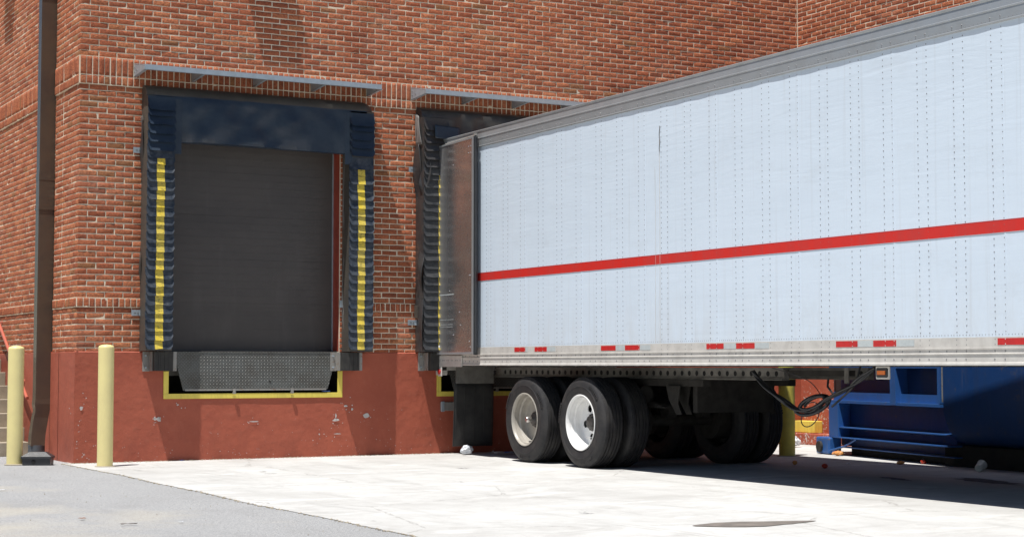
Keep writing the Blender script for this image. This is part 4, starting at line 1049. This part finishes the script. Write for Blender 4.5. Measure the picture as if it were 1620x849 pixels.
# ---- wheels: outer and inner tyre of each dual, parts of the trailer
def wheel_meshes():
    R_, rr = .497, .290
    # tyre, axis along +x; outer face at x = 0, width .27
    t = MB(); W = .275
    prof = [(rr, .028), (rr+.012, .010), (rr+.035, .002), (rr+.075, -.006), (rr+.10, -.008), (rr+.102, -.0105), (rr+.106, -.0105), (rr+.108, -.008), (.43, -.004), (.455, .005), (.474, .017), (.485, .029), (.490, .031), (.492, .040), (R_, .044)]
    g = []
    for c_ in (.075, .113, .1375+.0245, .2):
        g += [(R_, c_-.006), (R_-.012, c_-.004), (R_-.012, c_+.004), (R_, c_+.006)]
    back = [(r_, W-h) for (r_, h) in reversed(prof[:10])]
    prof = prof + g + [(R_, W-.044), (.490, W-.036)] + back
    M = Matrix.Rotation(R(90), 4, 'Y')   # local z -> +x
    t.lathe(prof, M, 96)
    # raised sidewall lettering blocks and shoulder lugs
    for k in range(96):
        a = 2*math.pi*k/96
        q = Matrix.Rotation(a, 4, 'X')
        t.box((.034, -.004, .480), (.046, .004, .4955), 0, q)
    rnd = random.Random(3)
    for base in (0.5, 2.6, 4.7):
        a = base
        for k in range(8):
            wl = rnd.uniform(.014, .024); q = Matrix.Rotation(a, 4, 'X')
            t.box((-.0105, -wl/2, .425), (-.004, wl/2, .452), 0, q); a += (wl+.009)/.44
    tyre = t
    def rim(holes, deep):
        m = MB()
        prof = [(rr+.016, .006), (rr+.018, -.002), (rr+.010, -.006), (rr+.002, .0), (rr-.004, .012), (rr-.012, .05), (rr-.012, .085), (rr-.026, .10), (rr-.030, deep-.012), (rr-.038, deep)]
        m.lathe(prof, M, 64)
        m.lathe([(rr-.012, .03), (rr-.0, .10), (rr-.01, .26)], M, 40)     # back of the barrel
        r_in, r_out = .07, rr-.038
        ns, nr = 180, 36; n_ = len(m.v)
        hc = [(.166*math.cos(R(10+72*q)), .166*math.sin(R(10+72*q))) for q in range(5)]
        for i in range(nr+1):
            r_ = r_out + (r_in-r_out)*i/nr
            dz = deep + (.006*min(1, i/3)) - .012*max(0, min(1, (.125-r_)/.02))
            for k in range(ns):
                a = 2*math.pi*k/ns; m.v.append(tuple(M @ Vector((r_*math.cos(a), r_*math.sin(a), dz))))
        for i in range(nr):
            r_ = r_out + (r_in-r_out)*(i+.5)/nr
            for k in range(ns):
                a = 2*math.pi*(k+.5)/ns; cx, cy = r_*math.cos(a), r_*math.sin(a)
                if holes and any((cx-hx)**2+(cy-hy)**2 < .040**2 for hx, hy in hc): continue
                k2 = (k+1) % ns; m.f.append((n_+i*ns+k, n_+i*ns+k2, n_+(i+1)*ns+k2, n_+(i+1)*ns+k)); m.m.append(0)
        return m
    return tyre, rim
tyre, rim = wheel_meshes()
def hub(kind):
    M = Matrix.Rotation(R(90), 4, 'Y'); m = MB()
    d = .165
    m.lathe([(.096, d+.01), (.096, d-.012), (.090, d-.022), (.070, d-.026), (.066, d-.05), (.045, d-.055), (.001, d-.056)], M, 32)
    for k in range(10):
        a = 2*math.pi*k/10; p = Vector((d-.028, .083*math.cos(a), .083*math.sin(a))); m.cyl(p, p+Vector((.012, 0, 0)), .010, seg=6)
    return m
T0 = tyre.build('tyre', TYRE, None, smooth=35); RW = rim(True, .165).build('rim', WRIM, None, smooth=35); RG = rim(False, .165).build('rim', GRIM, None, smooth=35); RD = rim(False, .165).build('rim', DRIM, None, smooth=35)
HB = hub(0).build('hub', HUBM, None, smooth=35)
cm = MB(); cm.lathe([(.022, .12), (.022, .085), (.036, .080), (.036, .035), (.030, .024), (.001, .020)], Matrix.Rotation(R(90), 4, 'Y'), 24); CAP = cm.build('hub_cap', CHROME, None, smooth=40)
vm = MB(); vm.tube([(.165, .02, -.165), (.15, .08, -.165), (.13, .10, -.166)], .0045, 6); VALVE = vm.build('valve_stem', CHROME, None)
protos = [T0, RW, RG, RD, HB, CAP, VALVE]
def put(src, parent, M):
    c = src.copy(); COL.objects.link(c); c.parent = parent; c.matrix_parent_inverse = Matrix.Identity(4); c.matrix_local = M; return c
def wheel(x, y, flip, rimsrc, rot, detail=True):
    e = bpy.data.objects.new('wheel', None); COL.objects.link(e); e.empty_display_size = .2
    e.parent = TR; e.matrix_parent_inverse = Matrix.Identity(4)
    world = Matrix.Translation((x, y, .499)) @ (Matrix.Rotation(math.pi, 4, 'Z') if flip else Matrix.Identity(4)) @ Matrix.Rotation(rot, 4, 'X')
    e.matrix_local = TR.matrix_world.inverted() @ world
    put(T0, e, Matrix.Identity(4)); put(rimsrc, e, Matrix.Identity(4))
    if detail:
        put(HB, e, Matrix.Identity(4))
        if rimsrc is RG: put(CAP, e, Matrix.Identity(4))
        else: put(VALVE, e, Matrix.Identity(4))
for (y, rs) in ((-2.32, RG), (-3.565, RW)):
    wheel(4.605, y, False, rs, 0 if rs is RW else .3)
    wheel(4.605+.335+.0, y, False, RD, .7, False)
    wheel(7.03, y, True, RD, .2); wheel(7.03-.335, y, True, RD, .5, False)
for p in protos: bpy.data.objects.remove(p)

# air lines dangling below the trailer, a thing hung on it
def catm(pts, n=10):
    out = []; P_ = [Vector(p) for p in pts]; P_ = [P_[0]]+P_+[P_[-1]]
    for i in range(1, len(P_)-2):
        for k in range(n):
            t_ = k/n; a, b, c, d = P_[i-1], P_[i], P_[i+1], P_[i+2]
            out.append(.5*((2*b)+(c-a)*t_+(2*a-5*b+4*c-d)*t_**2+(3*b-a-3*c+d)*t_**3))
    out.append(P_[-2]); return out
t = thing('air_hoses', 'bundle of black air hoses with a loose coil hanging under the trailer', 'hoses', (5.2, -6.6, .7))
base = [(5.2, -5.90, 1.06), (5.2, -6.134, .91), (5.2, -6.38, .772), (5.2, -6.592, .70), (5.2, -6.80, .70), (5.2, -7.0, .80), (5.2, -7.25, .89), (5.2, -7.5, 1.0), (5.2, -7.72, 1.10)]
for k in range(4):
    m = MB(); m.tube(catm([(p[0]+random.gauss(0, .015), p[1]+random.gauss(0, .012), p[2]+random.gauss(0, .010)) for p in base]), .0125, 8); m.build('hose', BLKP, t, smooth=60)
for (cy, cz, ry, rz_, r_, w_) in ((-6.83, .76, .20, .070, .017, 0), (-6.80, .745, .22, .085, .016, 1), (-6.84, .77, .17, .05, .015, 2), (-6.80, .66, .15, .11, .005, 3)):
    m = MB(); m.tube([(5.2+.03*math.sin(a*.5+w_), cy+ry*math.cos(a), cz+rz_*math.sin(a)+.04*math.cos(a)*(-1)) for a in [2*math.pi*q/40 for q in range(41)]], r_, 8, caps=False); m.build('coil', BLKP, t, smooth=60)
m = MB(); m.tube(catm([(5.2, -6.2, 1.1), (5.2, -6.75, .98), (5.2, -6.98, .8), (5.2, -7.05, .72)]), .004, 6); m.tube(catm([(5.25, -7.45, 1.12), (5.22, -7.40, .95), (5.2, -7.3, .86), (5.2, -7.1, .74)]), .011, 6); m.build('thin_line', BLKP, t, smooth=60)

# ---------------------------------------------------------------- blue compactor behind the trailer
O2 = Vector((8.9, -2.4, 0)); dd = Vector((-.68, -3.1, 0)).normalized(); n2 = Vector((-dd.y, dd.x, 0))
if n2.x < 0: n2 = -n2
MC = Matrix(((dd.x, n2.x, 0, O2.x), (dd.y, n2.y, 0, O2.y), (0, 0, 1, 0), (0, 0, 0, 1)))   # local: s along, n away, z up
t = thing('trash_compactor', 'blue steel trash compactor with a ribbed frame standing behind the trailer', 'compactor', (9.3, -5, 0))
m = MB()
m.box((.25, .16, .12), (2.98, 1.6, 1.75), M=MC); m.build('hull', BLUE, t)
m = MB()
m.box((.24, 0, .655), (2.90, .13, .690), M=MC); m.box((.24, .06, .6905), (2.90, .159, .79), M=MC)      # main ledge and its upstand
m.box((.49, .0, .348), (3.1, .159, .362), M=MC); m.box((.36, -.02, .222), (3.1, .159, .236), M=MC); m.box((.36, .05, .10), (3.1, .159, .112), M=MC)
m.build('ledge', BLUEW, t)
m = MB(); m.box((.24, -.012, .225), (.49, .158, .654), M=MC, bev=.006); m.build('end_post', BLUEW, t)
m = MB(); m.prism([MC @ Vector(q) for q in ((1.80, -.010, .66), (1.93, -.010, .66), (1.90, -.010, 1.75), (1.78, -.010, 1.75))], n2*.165); m.box((2.84, .0, .70), (2.90, .158, 1.75), M=MC); m.box((.24, .0, 1.09), (2.84, .158, 1.14), M=MC); m.build('stiffener', BLUEW, t)
m = MB(); m.box((-.03, -.06, .012), (.33, .12, .221), M=MC, bev=.02); m.build('foot_block', BLUEW, t)
m = MB(); m.cyl(MC @ Vector((.10, -.09, .10)), MC @ Vector((.10, -.06, .10)), .07, seg=20); m.build('roller', UNDER, t, smooth=40)
m = MB(); m.tube([MC @ Vector(q) for q in ((.34, -.05, .06), (.62, .0, .12), (.9, .02, .22))], .012, 8); m.build('pull_rod', BLUEW, t)
c3_ = Vector((8.10, -5.47, 0))
for (q0, q1) in ((.22, .42), (1.2, 1.4)):
    m = MB(); m.box((.4, q0, .005), (2.9, q1, .119), M=MC); m.build('skid', DRIM, t)
m = MB(); m.prism([c3_ + Vector(q) for q in ((.30, .3, .005), (1.5, .3, .005), (1.5, .3, .235), (.30, .3, .235))], (-.25, -4.2, 0)); m.build('skid', DRIM, t)  # black block added so the gap under the container reads as shade
m = MB()
pf = [(-.04, 1.9), (-.04, .80), (-.035, .60), (.03, .42), (.14, .30), (.30, .24), (1.7, .24), (1.7, 1.9)]
d3 = Vector((-math.sin(R(3.5)), -math.cos(R(3.5)), 0)); n3 = Vector((-d3.y, d3.x, 0)); c3 = Vector((8.10, -5.47, 0)) + n3*.04
m.prism([c3 + n3*a + Vector((0, 0, z)) for a, z in pf], d3*4.2); m.build('container', BLUE, t, smooth=50)
m = MB(); m.prism([c3 + n3*a + Vector((0, 0, z)) for a, z in ((-.043, .72), (-.043, 1.9), (.15, 1.9), (.15, .72))], d3*-.02); m.build('edge_strip', RUST, t)
m = MB(); m.box((.1, .16, 1.76), (3.4, 1.8, 2.9), M=MC); m.build('hopper', BLUE, t)
m = MB(); m.box((-.12, .25, .4), (.22, .6, 1.3), M=MC); m.tube([MC @ Vector(q) for q in ((-.02, .2, 1.2), (.03, .1, 1.0), (-.04, .12, .85), (.05, .2, .7))], .015, 8); m.build('hydraulic_box', BLKP, t)
# yellow stop block at the wing wall
m = MB(); m.box((XR-.17, -.50, .17), (XR-.02, -.06, .335), bev=.006)
tag(m.build('stop_block', YEL), 'yellow painted block against the chipped red wall', 'wheel stop')
m = MB(); m.box((XR-.25, -.95, .004), (XR-.02, -.05, .165), bev=.01)
tag(m.build('curb_block', REDCHIP), 'low chipped red kerb under the yellow block', 'kerb')

# ---------------------------------------------------------------- litter
def blob(name, loc, s, mat, label, cat='litter', sq=(1, 1, .7), amp=.25, group=None, sub=4, z=None):
    m = MB(); bm = bmesh.new(); bmesh.ops.create_icosphere(bm, subdivisions=sub, radius=s)
    for v in bm.verts:
        v.co *= 1 + amp*noise.noise(v.co*(1.6/s)+Vector((loc[0], loc[1], 0))*7) + amp*.5*noise.noise(v.co*(4/s))
        v.co.x *= sq[0]; v.co.y *= sq[1]; v.co.z *= sq[2]
    lo = min(v.co.z for v in bm.verts)
    m.bm(bm, 0, Matrix.Translation((loc[0], loc[1], .004-lo))); bm.free()
    return tag(m.build(name, mat, None, smooth=40), label, cat, group)
blob('plastic_bag', (4.80, -.50), .070, WHITE, 'crumpled white plastic bag on the ground below the mud flap', 'plastic bag', (1.15, .8, .85), .28)
def sheetlet(name, loc, w_, h_, rz, mat, label, lift=.02, cat='litter', group=None):
    m = MB(); M = Matrix.Translation((loc[0], loc[1], .008)) @ Matrix.Rotation(rz, 4, 'Z')
    sd = random.uniform(0, 50)
    m.grid(lambda u, v: M @ Vector(((u-.5)*w_, (v-.5)*h_, .001+lift*(.5+.5*noise.noise(Vector((u*2+sd, v*2, 0)))))), 8, 5)
    return tag(m.build(name, mat, None, smooth=60, solid=.0015), label, cat, group)
sheetlet('cardboard_scrap', (5.2, -.72), .30, .14, .2, CARDW, 'pale torn cardboard scrap on the shaded concrete behind the rear wheel', .05)
sheetlet('food_wrapper', (5.45, -.70), .42, .16, -.3, BLUEP, 'blue wrapper on the shaded concrete behind the rear wheel', .05)
sheetlet('leaf', (-1.795, -7.135), .05, .03, .6, LEAF, 'reddish brown dry leaf on the asphalt', .012, 'leaf')
sheetlet('paper_scrap', (-1.66, -3.92), .06, .03, .2, WHITE, 'small white paper scrap at the left edge of the asphalt', .01)
sheetlet('paper_scrap', (-1.25, -7.75), .035, .02, .2, WHITE, 'tiny white paper scrap on the asphalt near the bottom edge', .01)
sheetlet('twig_clump', (-1.62, -7.72), .12, .02, .1, STAIN, 'small dark twig clump on the asphalt near the bottom edge', .012, 'twigs')
sheetlet('blue_wrapper', (1.24, -.10), .035, .02, .3, BLUEP, 'tiny blue wrapper at the foot of the red wall', .012)
t = thing('plastic_cup', 'translucent plastic cup tipped over beside the blue compactor', 'cup', (7.98, -6.15, 0))
Mk = Matrix.Translation((7.97, -6.15, .058)) @ Matrix.Rotation(.35, 4, 'Z') @ Matrix.Rotation(R(68), 4, 'Y')
m = MB(); m.lathe([(.001, -.05), (.036, -.05), (.040, -.045), (.052, .055), (.055, .056), (.055, .052), (.049, .05), (.037, -.04)], Mk, 28); m.build('cup_wall', TRANS, t, smooth=40)
blob('tomato', (6.90, -4.91), .033, TOMATO, 'small red tomato on the shaded concrete under the trailer', 'tomato', (1, 1, .85), .06)
blob('fruit', (7.06, -4.19), .028, ORANGE, 'small brown fruit on the shaded concrete near the yellow bollard', 'fruit', (1, 1, .85), .1)
blob('fruit', (8.15, -4.72), .033, ORANGE, 'orange peel in the dark under the compactor, the left of two', 'fruit', (1.5, 1, .6), .3)
blob('fruit', (8.42, -4.80), .033, TOMATO, 'red fruit in the dark under the compactor, the right of two', 'fruit', (1, 1, .8), .2)
blob('food_scrap', (8.72, -2.95), .045, ORANGE, 'orange food scraps beside the blue foot block', 'litter', (1.6, 1, .6), .5)
sheetlet('paper_scrap', (7.62, -4.45), .06, .04, .5, WHITE, 'small white paper scrap on shaded concrete in front of the foot block', .02)
blob('plastic_bag', (9.6, -.9), .10, WHITE, 'clear crumpled plastic bag at the chipped red wall', 'plastic bag', (1.3, 1, .7), .5)
